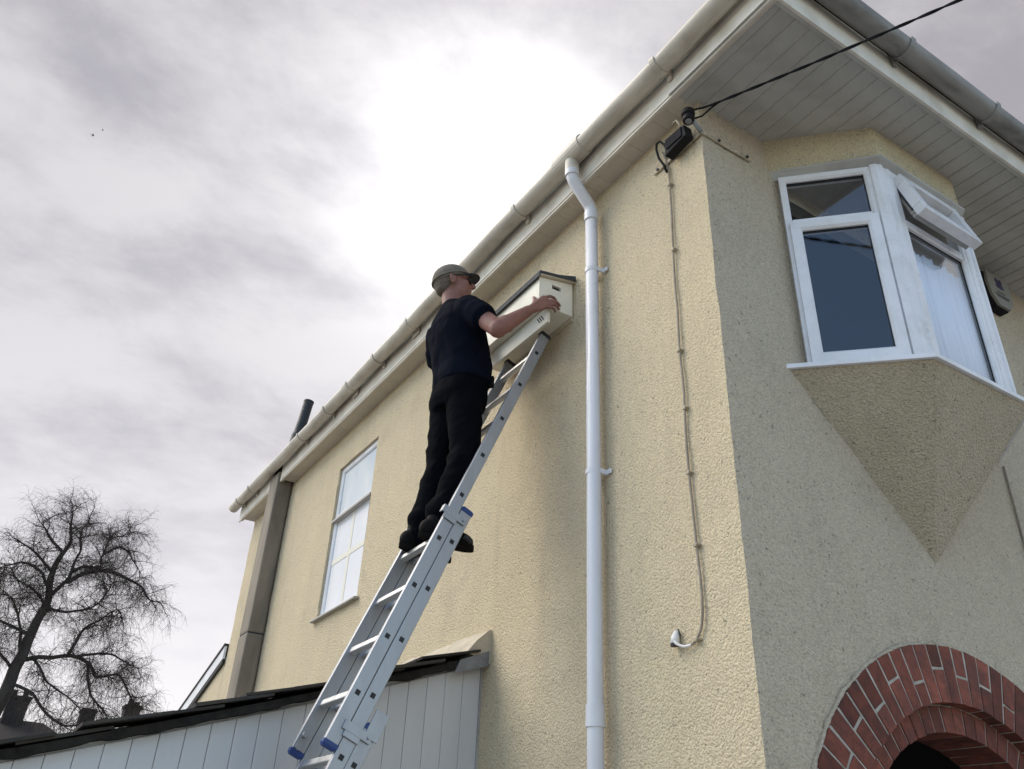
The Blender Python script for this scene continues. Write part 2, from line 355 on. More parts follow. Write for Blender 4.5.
# ------------------------------------------------------------------ the house
H = 5.0
house = thing('house', (0, 0, 0), 'cream roughcast two storey house with corner bay window and brick porch arch', 'house')
AX, AZ, AR0, AR1, AR2 = 1.12, 1.487, 0.697, 0.80, 1.02        # porch arch: centre and the radii of its two rings
WY0, WY1, WZ0, WZ1 = 3.70, 4.50, 3.345, 4.655                 # side window opening
def frange(a, b, st): 
    n = max(1, round((b - a) / st)); return [a + (b - a) * i / n for i in range(n + 1)]
def grid_wall(mb, mapf, us, vs, skip):
    idx = {}
    for i in range(len(us) - 1):
        for j in range(len(vs) - 1):
            if skip((us[i] + us[i + 1]) / 2, (vs[j] + vs[j + 1]) / 2): continue
            q = []
            for a, b in ((i, j), (i + 1, j), (i + 1, j + 1), (i, j + 1)):
                if (a, b) not in idx:
                    p = Vector(mapf(us[a], vs[b]))
                    p = p + noise.noise_vector(p * 55) * 0.0018 + noise.noise_vector(p * 7) * 0.004
                    idx[(a, b)] = len(mb.v); mb.v.append(tuple(p))
                q.append(idx[(a, b)])
            mb.f.append(tuple(q))
ys = frange(0, .16, .011)[:-1] + frange(.16, 2.2, .03)[:-1] + frange(2.2, WY0, .05)[:-1] + frange(WY0, WY1, .05)[:-1] + frange(WY1, 7.1, .06)
zs = frange(0, 1.9, .1)[:-1] + frange(1.9, WZ0, .022)[:-1] + frange(WZ0, WZ1, .022)[:-1] + frange(WZ1, 5.06, .022)
w = MB(); grid_wall(w, lambda u, v: (0, u, v), ys, zs, lambda u, v: WY0 < u < WY1 and WZ0 < v < WZ1)
side_wall = w.build('wall', 'side_render', house, smooth=True)
xs = frange(0, .16, .011)[:-1] + frange(.16, 2.6, .03)[:-1] + frange(2.6, 6.0, .1)
w = MB(); grid_wall(w, lambda u, v: (u, 0, v), xs, zs,
     lambda u, v: ((u - AX) ** 2 + (v - AZ) ** 2 < 0.9 ** 2 and v > AZ) or (abs(u - AX) < 0.9 and v <= AZ) or (0.52 < u < 1.84 and 3.66 < v < 4.66))
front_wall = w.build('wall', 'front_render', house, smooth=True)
w = MB(); w.box((0.02, 7.05, 0), (6, 7.1, H)); w.build('wall', 'side_render', house)
w = MB(); w.box((5.95, 0.02, 0), (6, 7.04, H)); w.build('wall', 'side_render', house)
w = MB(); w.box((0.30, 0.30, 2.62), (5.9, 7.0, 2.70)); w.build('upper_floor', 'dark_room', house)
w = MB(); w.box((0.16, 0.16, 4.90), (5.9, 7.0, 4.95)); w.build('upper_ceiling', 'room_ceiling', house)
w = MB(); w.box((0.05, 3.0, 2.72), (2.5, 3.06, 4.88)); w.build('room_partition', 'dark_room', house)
# reveals of the side window
w = MB(); d = 0.11
w.add([(0, WY0, WZ0), (0, WY1, WZ0), (0, WY1, WZ1), (0, WY0, WZ1), (d, WY0, WZ0), (d, WY1, WZ0), (d, WY1, WZ1), (d, WY0, WZ1)],
      [(0, 1, 5, 4), (1, 2, 6, 5), (2, 3, 7, 6), (3, 0, 4, 7)])
w.build('window_reveal', 'side_render', house)

# roof (hipped) with its boards
GO = .070   # gutter centre line in front of the fascia
roof_poly = [(-.17, -.66), (6.17, -.66), (6.17, 7.27), (-.17, 7.27)]
w = MB(); w.add([(-.205, -.695, 5.21), (6.2, -.695, 5.21), (6.2, 7.30, 5.21), (-.205, 7.30, 5.21), (3, 2.4, 7.3), (3, 4.2, 7.3)],
     [(0, 1, 4), (1, 2, 5, 4), (2, 3, 5), (3, 0, 4, 5), (3, 2, 1, 0)])
roof = w.build('roof', 'slate', house)
FX, FY = -.14, -.63
def gutter_run(p0, p1, out, mat):
    """half-round gutter from p0 to p1; out = outward unit vector; p = centre line"""
    p0, p1, out = Vector(p0), Vector(p1), Vector(out); mb = MB(); n = 14; L_ = (p1 - p0).length; seg = max(2, int(L_ / .25))
    for r, sgn in ((.056, 1), (.0525, -1)):
        o = len(mb.v)
        for i in range(seg + 1):
            c = p0.lerp(p1, i / seg); c = c + Vector((0, 0, .004 * math.sin(i * 1.7)))
            for j in range(n + 1):
                a = math.pi * j / n
                mb.v.append(tuple(c + out * math.cos(a) * r - Vector((0, 0, math.sin(a) * r))))
        for i in range(seg):
            for j in range(n):
                a = o + i * (n + 1) + j; mb.f.append((a, a + 1, a + n + 2, a + n + 1))
    k = (seg + 1) * (n + 1)
    for i in range(seg):                      # lips
        for j in (0, n):
            a = i * (n + 1) + j; b = a + n + 1; mb.f.append((a, b, b + k, a + k))
    for i in (0, seg):                        # stop ends
        o = i * (n + 1); mb.f.append(tuple(o + j for j in range(n + 1)))
    return mb.build('gutter', mat, house, smooth=True)
def bracket(gut, c, along, out, mat, wdt=.016, rad=.0640):
    c, al, out = Vector(c), Vector(along), Vector(out); mb = MB(); n = 12
    for sgn in (-1, 1):
        for r in (rad, rad - .006):
            for j in range(n + 1):
                a = math.pi * (j / n * 1.06 - .03)
                mb.v.append(tuple(c + al * sgn * wdt + out * math.cos(a) * r - Vector((0, 0, math.sin(a) * r))))
    m_ = n + 1
    for j in range(n):
        mb.f += [(j, j + 1, 2 * m_ + j + 1, 2 * m_ + j), (m_ + j, m_ + j + 1, 3 * m_ + j + 1, 3 * m_ + j), (j, j + 1, m_ + j + 1, m_ + j), (2 * m_ + j, 2 * m_ + j + 1, 3 * m_ + j + 1, 3 * m_ + j)]
    b = c - out * .057
    mb.obox(b + Vector((0, 0, -.03)), al, out, (0, 0, 1), (wdt * .8, .006, .045))
    return mb.build('gutter_bracket', mat, gut, smooth=False)
GZ = 5.163
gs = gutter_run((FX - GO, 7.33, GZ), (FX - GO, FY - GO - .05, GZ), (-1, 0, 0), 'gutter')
for y in (7.05, 6.62, 5.1, 4.45, 3.93, 3.40, 2.80, 2.05, 1.32, 0.03): bracket(gs, (FX - GO, y, GZ), (0, 1, 0), (-1, 0, 0), 'gutter')
for y in (2.8, 3.93): bracket(gs, (FX - GO, y + .05, GZ), (0, 1, 0), (-1, 0, 0), 'gutter', .05, .0585)
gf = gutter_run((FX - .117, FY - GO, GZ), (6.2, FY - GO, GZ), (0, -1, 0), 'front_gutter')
for x in (0.0, 0.685, 1.375, 2.1, 2.8): bracket(gf, (x, FY - GO, GZ), (1, 0, 0), (0, -1, 0), 'front_gutter')
w = MB(); w.box((FX - .035, FY - .03, 5.172), (FX - .0005, 7.28, 5.208)); w.build('eaves_felt', 'felt', house)  # dark strip added behind the gutter to keep the gap in shade
w = MB(); w.box((FX - .0004, FY - .035, 5.172), (6.15, FY - .0005, 5.208)); w.build('eaves_felt', 'felt', house)  # front run of the added strip that darkens the gutter gap
# outlet and downpipe
w = MB(); w.tube([(FX - GO, .66, GZ), (FX - GO, .9, GZ)], .061, 20); w.tube([(FX - GO, .78, GZ - .03), (FX - GO, .78, GZ - .12)], .040, 18)
w.build('gutter_outlet', 'gutter', gs, smooth=False)
PX, PY = -.062, .80
dp = MB(); dp.tube([(PX, PY, 4.80), (PX, PY - .004, 3.2), (PX, PY, 2.17), (PX, PY, .05)], .034, 24)
dp = dp.build('downpipe', 'downpipe', house, smooth=True)
w = MB(); w.tube([(FX - GO, .78, GZ - .08), (FX - GO, .781, GZ - .15), (FX - .055, .782, GZ - .185), (PX - .02, .797, 4.88), (PX, PY, 4.845), (PX, PY, 4.76)], .0345, 20)
w.build('swan_neck', 'downpipe', dp, smooth=True)
for z in (5.035, 4.80):
    w = MB(); xx = FX - GO if z > 5 else PX; w.tube([(xx, .78 if z > 5 else PY, z - .03), (xx, .78 if z > 5 else PY, z + .03)], .0395, 22); w.build('pipe_socket', 'downpipe', dp, smooth=False)
w = MB(); w.tube([(PX, PY, 2.165), (PX, PY, 2.235)], .0385, 22); w.tube([(PX, PY, 2.15), (PX, PY, 2.168)], .040, 22); w.build('pipe_socket', 'downpipe', dp)
for z in (4.42, 3.25, 1.2):
    w = MB(); w.tube([(PX, PY, z - .012), (PX, PY, z + .012)], .0372, 22)
    for s in (-1, 1):
        w.box((-.05, PY + s * .036 - .004, z - .012), (.006, PY + s * .036 + .004, z + .012)); w.box((-.016, PY + s * .036 - (.032 if s < 0 else .0), z - .011), (-.008, PY + s * .036 + (.032 if s > 0 else 0), z + .011))
        w.tube([(-.02, PY + s * .058, z), (-.012, PY + s * .058, z)], .005, 8)
    w.build('pipe_clip', 'downpipe', dp)
# fascias and soffit boards
for y0, y1 in ((FY, 5.86), (6.16, 7.26)):
    w = MB(); w.box((FX, y0, 4.985), (FX + .016, y1, 5.205)); w.build('fascia_board', 'fascia', house, bevel=.003)
w = MB(); w.box((FX + .0165, FY, 4.985), (6.16, FY + .016, 5.205)); w.build('fascia_board', 'fascia', house, bevel=.003)
sb = MB(); sb.box((FX + .017, -.0, 5.012), (.1, 7.2, 5.02)); sb.box((FX + .017, FY + .017, 5.012), (6.1, -.001, 5.02)); soffit = sb.build('soffit', 'felt', house)
P_ = .095
def board_mesh(wid, ln, mat):
    b = MB(); g_ = .0008; b.add([(-wid / 2, 0, 0), (-wid / 2 + g_, 0, -.006), (wid / 2 - g_, 0, -.006), (wid / 2, 0, 0), (-wid / 2, ln, 0), (-wid / 2 + g_, ln, -.006), (wid / 2 - g_, ln, -.006), (wid / 2, ln, 0)],
        [(0, 1, 5, 4), (1, 2, 6, 5), (2, 3, 7, 6), (3, 0, 4, 7), (3, 2, 1, 0), (4, 5, 6, 7)])
    return b.mesh('soffit_board', mat)
bf = board_mesh(P_, .66, 'soffit'); bs = board_mesh(P_, .165, 'side_soffit')
x = -.06 - P_ / 2
while x < 3.6:
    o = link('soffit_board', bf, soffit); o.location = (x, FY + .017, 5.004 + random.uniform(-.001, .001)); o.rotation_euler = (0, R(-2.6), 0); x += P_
y = .03 + P_ / 2
while y < 7.2:
    if not 5.80 < y < 6.22:
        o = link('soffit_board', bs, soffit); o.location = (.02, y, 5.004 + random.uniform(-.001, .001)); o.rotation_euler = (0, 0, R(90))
    y += P_
w = MB(); w.box((FX + .0165, FY + .0165, 4.988), (FX + .032, 7.2, 4.997)); w.build('soffit_trim', 'side_soffit', soffit)
w = MB(); w.box((FX + .033, FY + .0165, 4.988), (3.6, FY + .034, 4.997)); w.build('soffit_trim', 'soffit', soffit)

# side window
def window_frame(mb, org, ux, uz, out, u0, u1, z0, z1, fw, dep):
    """four mitred bars; org + u*ux + (0,0,z); dep = (back, front) along out"""
    def pt(u, z, dd): return Vector(org) + Vector(ux) * u + Vector((0, 0, z)) + Vector(out) * dd
    o = [(u0, z0), (u1, z0), (u1, z1), (u0, z1)]; i = [(u0 + fw, z0 + fw), (u1 - fw, z0 + fw), (u1 - fw, z1 - fw), (u0 + fw, z1 - fw)]
    for k in range(4):
        a, b = o[k], o[(k + 1) % 4]; c, d_ = i[(k + 1) % 4], i[k]
        ch = min(fw * .3, .012)
        def inn(p, q): 
            t = ch / fw * 1.0
            return (p[0] + (q[0] - p[0]) * t, p[1] + (q[1] - p[1]) * t)
        c2, d2 = inn(c, b), inn(d_, a)
        mb.add([pt(*a, dep[0]), pt(*b, dep[0]), pt(*c, dep[0]), pt(*d_, dep[0]), pt(*a, dep[1]), pt(*b, dep[1]), pt(*c2, dep[1]), pt(*d2, dep[1]), pt(*c, dep[1] - .010), pt(*d_, dep[1] - .010)],
               [(0, 1, 2, 3), (4, 5, 6, 7), (7, 6, 8, 9), (0, 1, 5, 4), (3, 2, 8, 9), (0, 4, 7, 9, 3), (1, 5, 6, 8, 2)])
def pane(parent, org, ux, out, u0, u1, z0, z1, dd, mat='glass', name='pane', th=.006):
    mb = MB(); o, ux, out = Vector(org), Vector(ux), Vector(out)
    c = o + ux * (u0 + u1) / 2 + Vector((0, 0, (z0 + z1) / 2)) + out * dd
    mb.obox(c, ux, out, (0, 0, 1), ((u1 - u0) / 2, th / 2, (z1 - z0) / 2)); return mb.build(name, mat, parent)
w = MB(); org, ux, out = (0, 0, 0), (0, 1, 0), (-1, 0, 0)
ZT = 4.185
window_frame(w, org, ux, None, out, WY0 + .002, WY1 - .002, WZ0 + .01, WZ1 - .002, .045, (-.09, -.022))
w.box((.016, WY0 + .046, ZT - .022), (.09, WY1 - .046, ZT + .022))
sw = w.build('side_window', 'upvc', house)
w = MB(); w.box((-.006, WY0 + .01, ZT - .032), (.0155, WY1 - .01, ZT - .012)); w.build('drip_bar', 'head_trim', sw)
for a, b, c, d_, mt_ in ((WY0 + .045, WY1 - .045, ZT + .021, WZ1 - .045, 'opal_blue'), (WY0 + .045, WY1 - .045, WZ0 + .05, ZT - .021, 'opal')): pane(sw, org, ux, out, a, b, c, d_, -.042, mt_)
ym, zm = (WY0 + WY1) / 2, 3.80
w = MB(); w.box((.0365, ym - .022, WZ0 + .052), (.0388, ym + .022, ZT - .023)); w.build('glazing_bar', 'tape', sw)
w = MB(); w.box((.0360, WY0 + .046, zm - .022), (.0384, WY1 - .046, zm + .022)); w.build('glazing_bar', 'tape', sw)
w = MB(); w.hexa([(-.04, WY0 - .045, WZ0 - .022), (.1, WY0 - .045, WZ0 - .022), (.1, WY1 + .045, WZ0 - .022), (-.04, WY1 + .045, WZ0 - .022),
        (-.04, WY0 - .045, WZ0 - .006), (.1, WY0 - .045, WZ0 + .008), (.1, WY1 + .045, WZ0 + .008), (-.04, WY1 + .045, WZ0 - .006)])
w.build('window_sill', 'head_trim', sw, bevel=.004)

# oriel bay on the front wall
bay = MB()
BA, BB, BC, BD = (.47, 0), (.835, -.365), (1.49, -.365), (1.86, 0)
def offs(k):   # plan polygon of the bay pushed outward by k
    return [(BA[0] - k * 1.41, .12), (BA[0] - k * 1.41, 0), (BB[0] - k * .414, BB[1] - k), (BC[0] + k * .414, BC[1] - k), (BD[0] + k * 1.41, 0), (BD[0] + k * 1.41, .12)]
SZ, HZ = 3.60, 4.735
# head wall (cream) above the window
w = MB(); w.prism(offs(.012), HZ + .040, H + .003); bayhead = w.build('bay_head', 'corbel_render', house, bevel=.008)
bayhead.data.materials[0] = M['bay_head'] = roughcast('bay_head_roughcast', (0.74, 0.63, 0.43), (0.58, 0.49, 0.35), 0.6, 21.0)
w = MB(); p = offs(.030); p[0] = (BA[0] - .014, .12); p[1] = (BA[0] - .014, 0); q = offs(-.012)
n = len(p); w.add([(x, y, HZ + .052) for x, y in p] + [(x, y, HZ + .040) for x, y in p] + [(x, y, HZ) for x, y in q],
      [tuple(range(n))] + [(i, i + 1, n + i + 1, n + i) for i in range(n - 1)] + [(n + i, n + i + 1, 2 * n + i + 1, 2 * n + i) for i in range(n - 1)] + [tuple(range(2 * n, 3 * n))])
w.build('bay_drip_mould', 'head_trim', house)
# sill board
w = MB(); w.prism(offs(.062), SZ - .022, SZ); w.build('bay_sill', 'upvc', house, bevel=.002)
# corbel: faceted inverted pyramid running down to a point
ap = (1.175, .002, 2.872); pk = offs(.045)[1:5]; w = MB()
def corb(t, s): 
    a = Vector((pk[t][0], pk[t][1], SZ - .023)); return a
ring_n = 26; cols = []
path = []
for k in range(3):
    a, b = Vector((*pk[k], SZ - .023)), Vector((*pk[k + 1], SZ - .023)); m_ = 22
    for i in range(m_): path.append(a.lerp(b, i / m_))
path.append(Vector((*pk[3], SZ - .023)))
for r_ in range(ring_n + 1):
    t = r_ / ring_n
    for p0 in path:
        v = p0.lerp(Vector(ap), t); v = v + noise.noise_vector(v * 50) * .0025 * (1 if 0 < r_ else 0) + noise.noise_vector(v * 8) * .004
        w.v.append(tuple(v))
c_ = len(path)
for r_ in range(ring_n):
    for i in range(c_ - 1): a = r_ * c_ + i; w.f.append((a, a + 1, a + c_ + 1, a + c_))
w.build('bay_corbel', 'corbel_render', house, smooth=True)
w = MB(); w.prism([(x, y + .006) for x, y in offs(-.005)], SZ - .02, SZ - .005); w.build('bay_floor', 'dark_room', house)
bw = MB()
s2 = math.sqrt(.5)
LO, LU, LOUT = (.47, 0, 0), (s2, -s2, 0), (-s2, -s2, 0)
LL = .516
window_frame(bw, LO, LU, None, LOUT, .035, .470, SZ + .001, HZ - .001, .034, (-.045, .010))
w2 = MB(); w2.obox(Vector(LO) + Vector(LU) * .2525 + Vector((0, 0, 4.425)) + Vector(LOUT) * -.018, LU, LOUT, (0, 0, 1), (.183, .027, .024)); 
# corner posts, fluted
def post(c, ang0, ang1, r):
    pb = MB(); pts = []
    for i in range(7):
        a = ang0 + (ang1 - ang0) * i / 6; rr = r * (1.0 if i % 2 == 0 else .90); pts.append((c[0] + rr * math.cos(a), c[1] + rr * math.sin(a)))
    pts.append((c[0] + .05 * math.cos((ang0 + ang1) / 2 + math.pi), c[1] + .05 * math.sin((ang0 + ang1) / 2 + math.pi)))
    pb.prism(pts, SZ + .001, HZ - .001); return pb
BAYW = bw.build('bay_window', 'upvc', house)
w2.build('transom', 'upvc', BAYW, bevel=.003)
pts = [(.8025, -.3325), (.7954, -.3468), (.812, -.368), (.828, -.371), (.835, -.379), (.851, -.379), (.858, -.371), (.885, -.374), (.892, -.379), (.917, -.377), (.917, -.31), (.85, -.29)]
w = MB(); w.prism([(x - .012, y) for x, y in pts], SZ + .001, HZ - .0015); w.build('corner_post', 'upvc', BAYW)
w = MB(); w.prism([(2 * 1.1625 - (x - .012), y) for x, y in pts][::-1], SZ + .001, HZ - .0015); w.build('corner_post', 'upvc', BAYW)
pane(BAYW, LO, LU, LOUT, .068, .437, 4.448, HZ - .034, -.015)
w = MB(); window_frame(w, LO, LU, None, LOUT, .052, .455, SZ + .018, 4.418, .052, (-.02, .030)); sash = w.build('casement_sash', 'upvc', BAYW)
pane(sash, LO, LU, LOUT, .103, .404, SZ + .069, 4.367, .004)
# front light of the bay: fixed pane below, top-hung vent standing open above
gk = MB(); window_frame(gk, LO, LU, None, LOUT, .1025, .4045, SZ + .0685, 4.3675, .006, (-.004, .0105)); gk.build('gasket', 'black_rubber', sash)
gk = MB(); window_frame(gk, LO, LU, None, LOUT, .0675, .4375, 4.4475, HZ - .0335, .006, (-.025, -.0085)); gk.build('gasket', 'black_rubber', BAYW)
FO, FU, FOUT = (0, -.365, 0), (1, 0, 0), (0, -1, 0)
w = MB(); window_frame(w, FO, FU, None, FOUT, .903, 1.425, SZ + .001, HZ - .001, .042, (-.045, .010)); w.build('fixed_frame', 'upvc', BAYW)
w = MB(); w.box((.945, -.372, 4.395), (1.383, -.325, 4.44)); w.build('transom', 'upvc', BAYW, bevel=.003)
pane(BAYW, FO, FU, FOUT, .943, 1.385, SZ + .041, 4.397, -.015)
gk = MB(); window_frame(gk, FO, FU, None, FOUT, .9435, 1.3845, SZ + .0415, 4.3965, .006, (-.025, -.0085)); gk.build('gasket', 'black_rubber', BAYW)
w = MB(); nc = 90
for k in range(2):
    for i in range(nc + 1):
        xa = .948 + i * .434 / nc; ya = -.326 + .005 * math.sin(i * .55) + .003 * math.sin(i * 1.37 + 1) + k * .002; zt = 4.315 + .012 * math.sin(i * .21) + .006 * math.sin(i * .9)
        w.v += [(xa, ya, SZ + .002), (xa, ya, zt)]
for i in range(nc):
    a = 2 * i; b = a + 2 * (nc + 1); w.f += [(a, a + 2, a + 3, a + 1), (b, b + 1, b + 3, b + 2), (a + 1, a + 3, b + 3, b + 1), (a, b, b + 2, a + 2)]
w.f += [(0, 1, 2 * (nc + 1) + 1, 2 * (nc + 1)), (2 * nc, 4 * nc + 2, 4 * nc + 3, 2 * nc + 1)]
w.build('net_curtain', 'curtain', BAYW, smooth=True)
hinge = Vector((0, -.378, 4.70)); ang = R(16)
dn = Vector((0, -math.sin(ang), -math.cos(ang))); nout = Vector((0, -math.cos(ang), math.sin(ang)))
def vb(x0, x1, d0, d1, n0, n1): 
    b = MB(); P = lambda x, dd, nn: hinge + Vector((x, 0, 0)) + dn * dd + nout * nn
    return b.hexa([P(x0, d0, n0), P(x1, d0, n0), P(x1, d1, n0), P(x0, d1, n0), P(x0, d0, n1), P(x1, d0, n1), P(x1, d1, n1), P(x0, d1, n1)])
V0, V1, VD = .925, 1.375, .295
w = MB()
for b in (vb(V0, V1, 0, .055, -.02, .03), vb(V0, V1, VD - .055, VD, -.02, .03), vb(V0, V0 + .055, .056, VD - .056, -.02, .03), vb(V1 - .055, V1, .056, VD - .056, -.02, .03)): w.add(b.v, b.f)
vent = w.build('vent_sash', 'upvc', BAYW, bevel=.004)
b = vb(V0 + .05, V1 - .05, .05, VD - .05, 0, .006); b.build('pane', 'glass', vent)
b = vb(V0 + .012, V1 - .012, .015, VD - .008, -.038, -.021); 
w = MB()
for bb in (vb(V0 + .02, V1 - .02, VD - .04, VD - .022, -.045, -.0205), vb(V0 + .02, V0 + .038, .03, VD - .045, -.045, -.0205), vb(V1 - .038, V1 - .02, .03, VD - .045, -.045, -.0205)): w.add(bb.v, bb.f)
w.build('rebate', 'head_trim', vent)
b = vb(V0 + .16, V1 - .20, VD - .062, VD - .044, -.040, -.0205); b.build('handle', 'metal_dark', vent)
b = vb(V0 + .004, V0 + .018, .04, VD - .06, -.030, -.0205); b.build('stay', 'metal_dark', vent)

# brick porch arch
arch = MB(); n = 48
def ring_sector(mb, r0, r1, a0, a1, y0, y1, seg=1):
    for i in range(seg):
        t0, t1 = a0 + (a1 - a0) * i / seg, a0 + (a1 - a0) * (i + 1) / seg
        P = lambda r, t, y: (AX + r * math.cos(t), y, AZ + r * math.sin(t))
        mb.hexa([P(r0, t0, y0), P(r1, t0, y0), P(r1, t1, y0), P(r0, t1, y0), P(r0, t0, y1), P(r1, t0, y1), P(r1, t1, y1), P(r0, t1, y1)])
ring_sector(arch, AR1 + .003, AR2 - .002, 0, math.pi, -.0145, .20, n); ring_sector(arch, AR0 + .003, AR1 + .002, 0, math.pi, .0390, .245, n)
for s in (-1, 1):
    xa, xb = AX + s * (AR1 + .003), AX + s * (AR2 - .002); arch.box((min(xa, xb), -.010, 0), (max(xa, xb), .2, AZ - .001))
    xa, xb = AX + s * (AR0 + .003), AX + s * (AR1 + .002); arch.box((min(xa, xb), .041, 0), (max(xa, xb), .25, AZ - .001))
arch = arch.build('brick_arch', 'mortar', house)
random.seed(5)
nb = 38; da = math.pi / nb
def brick(r0, r1, a0, a1, y0, y1):
    b = MB(); P = lambda r, t, y: (AX + r * math.cos(t), y, AZ + r * math.sin(t)); j = lambda: random.uniform(-.0022, .0022)
    dy = random.uniform(-.002, .002)
    b.hexa([P(r0 + j(), a0 + j(), y0 + dy), P(r1 + j(), a0 + j(), y0 + dy), P(r1 + j(), a1 + j(), y0 + dy), P(r0 + j(), a1 + j(), y0 + dy), P(r0, a0, y1), P(r1, a0, y1), P(r1, a1, y1), P(r0, a1, y1)])
    return b.build('brick', 'brick', arch, bevel=.003)
for i in range(nb):
    a0, a1 = i * da + .0052, (i + 1) * da - .0052
    if i % 2: brick(AR1, AR2, a0, a1, -.018, .12)
    else:
        mid = (AR1 + AR2) / 2 + random.uniform(-.025, .03)
        brick(AR1, mid - .006, a0, a1, -.018, .12); brick(mid + .006, AR2, a0, a1, -.018, .12)
nb2 = 34; da = math.pi / nb2
for i in range(nb2): brick(AR0, AR1 - .004, i * da + .0052, (i + 1) * da - .0052, .034, .249)
bj = MB(); bj.box((-.109, -.05, -.0325), (.109, .05, .0325)); bj = bj.mesh('brick', 'brick', bevel=.003)
for s in (-1, 1):
    for k in range(19):
        o = link('brick', bj, arch); o.location = (AX + s * (AR1 + AR2) / 2, .032, .04 + k * .0765)
for sgn in (-1, 1):
    w = MB(); pts = []; rr = []
    for k in range(180):
        a = math.pi / 2 + sgn * (math.pi / 2) * k / 179; rj = AR2 + .003 + .006 * noise.noise(V3((math.cos(a) * 14, math.sin(a) * 14, 4)))
        pts.append((AX + rj * math.cos(a), -.004, AZ + rj * math.sin(a))); rr.append(.009 + .006 * noise.noise(V3((math.cos(a) * 34, math.sin(a) * 34, 1))))
    w.tube(pts, rr, 7); w.build('render_lip', 'front_render', house, smooth=True)
# porch inside the arch
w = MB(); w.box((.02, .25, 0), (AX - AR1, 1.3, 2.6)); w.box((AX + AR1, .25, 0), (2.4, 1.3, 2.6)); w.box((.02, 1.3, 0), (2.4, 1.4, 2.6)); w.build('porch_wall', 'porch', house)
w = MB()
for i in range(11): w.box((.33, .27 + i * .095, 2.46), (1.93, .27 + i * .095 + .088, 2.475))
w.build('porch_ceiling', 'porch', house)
w = MB(); w.box((.62, 1.25, 0), (1.62, 1.298, 2.1)); dr = w.build('front_door', 'door', house, bevel=.004)
for x0 in (.72, 1.16):
    for z0, z1 in ((.25, 1.0), (1.15, 1.95)): w = MB(); w.box((x0, 1.235, z0), (x0 + .36, 1.249, z1)); w.build('door_panel', 'door', dr, bevel=.01)

# rear extension: wall with sloping roof edge
ext = thing('rear_extension', (0, 7.12, 0), 'low cream rear extension with white sloping bargeboard beyond the flue', 'extension')
w = MB(); w.add([(0, 7.11, 0), (0, 10.5, 0), (0, 10.5, 2.45), (0, 7.11, 3.50), (3, 7.11, 0), (3, 10.5, 0), (3, 10.5, 2.45), (3, 7.11, 3.50)],
      [(0, 1, 2, 3), (4, 5, 6, 7), (0, 1, 5, 4), (1, 2, 6, 5), (3, 2, 6, 7), (0, 3, 7, 4)]); w.build('wall', 'side_render', ext)
def slope_box(mb, x0, x1, ya, yb, zat, z0, z1): 
    mb.hexa([(x0, ya, zat(ya) + z0), (x1, ya, zat(ya) + z0), (x1, yb, zat(yb) + z0), (x0, yb, zat(yb) + z0), (x0, ya, zat(ya) + z1), (x1, ya, zat(ya) + z1), (x1, yb, zat(yb) + z1), (x0, yb, zat(yb) + z1)])
za = lambda y: 3.62 - .31 * (y - 7.12)
w = MB(); slope_box(w, -.035, -.012, 7.115, 10.7, za, -.14, -.012); w.build('bargeboard', 'upvc', ext)
w = MB(); slope_box(w, -.030, -.003, 7.116, 10.7, za, -.185, -.141); w.build('soffit_strip', 'black_rubber', ext)
w = MB(); slope_box(w, -.045, 3.0, 7.114, 10.75, za, -.011, .014); w.build('roof', 'slate', ext)

# flue against the side wall
flue = thing('flue', (-.08, 6.0, 0), 'brown boxed flue up the side wall with black pipe above the gutter', 'flue')
w = MB(); w.box((-.165, 5.862, 0), (-.008, 6.14, 3.49)); w.build('flue_duct', 'flue', flue, bevel=.02)
w = MB(); w.box((-.163, 5.865, 3.496), (-.008, 6.137, 5.10)); w.build('flue_duct', 'flue', flue, bevel=.02)
w = MB(); w.box((-.155, 5.872, 3.484), (-.01, 6.13, 3.502)); w.build('joint_seal', 'black_rubber', flue)
w = MB(); pth = [(.02, 6.36, 5.2), (.045, 6.33, 5.5), (.075, 6.315, 5.75), (.098, 6.30, 5.95), (.118, 6.285, 6.17)]
w.tube(pth, [.052, .060, .058, .055, .055], 18); w.tube([(.06, 6.322, 5.63), (.075, 6.315, 5.75), (.083, 6.31, 5.8)], [.06, .067, .06], 18)
w.tube([pth[-1], (.120, 6.284, 6.19)], .058, 18)
w.build('flue_pipe', 'flue_pipe', flue, smooth=False)

# ------------------------------------------------------------------ lean-to beside the house
LY = 1.82
lean = thing('lean_to', (-1.2, LY, 0), 'lean-to with pale vertical cladding and sagging dark slate roof edge', 'lean-to')
sl = lambda x: 2.575 + .325 * x - .02 * math.sin(max(0, -x) * 1.4)
bw_ = .098; x = -.012; random.seed(2)
core = MB(); core.add([(0, LY + .02, 0), (-2.9, LY + .02, 0), (-2.9, LY + .02, sl(-2.9)), (0, LY + .02, sl(0)), (0, 4.9, 0), (-2.9, 4.9, 0), (-2.9, 4.9, sl(-2.9)), (0, 4.9, sl(0))],
    [(0, 1, 2, 3), (4, 5, 6, 7), (1, 5, 6, 2), (3, 2, 6, 7)]); core.build('frame_wall', 'cladding', lean)
while x > -2.85:
    b = MB(); x1 = x - bw_ + .0012; yf = LY + random.uniform(-.001, .001)
    b.hexa([(x1, yf, 0), (x, yf, 0), (x, LY + .0195, 0), (x1, LY + .0195, 0), (x1, yf, sl(x1) - .005), (x, yf, sl(x) - .005), (x, LY + .0195, sl(x) - .005), (x1, LY + .0195, sl(x1) - .005)])
    b.build('cladding_board', 'cladding', lean, bevel=.0045); x -= bw_
w = MB(); w.box((-.012, LY - .004, 0), (.004, LY + .018, sl(0) - .01)); w.build('end_trim', 'head_trim', lean)
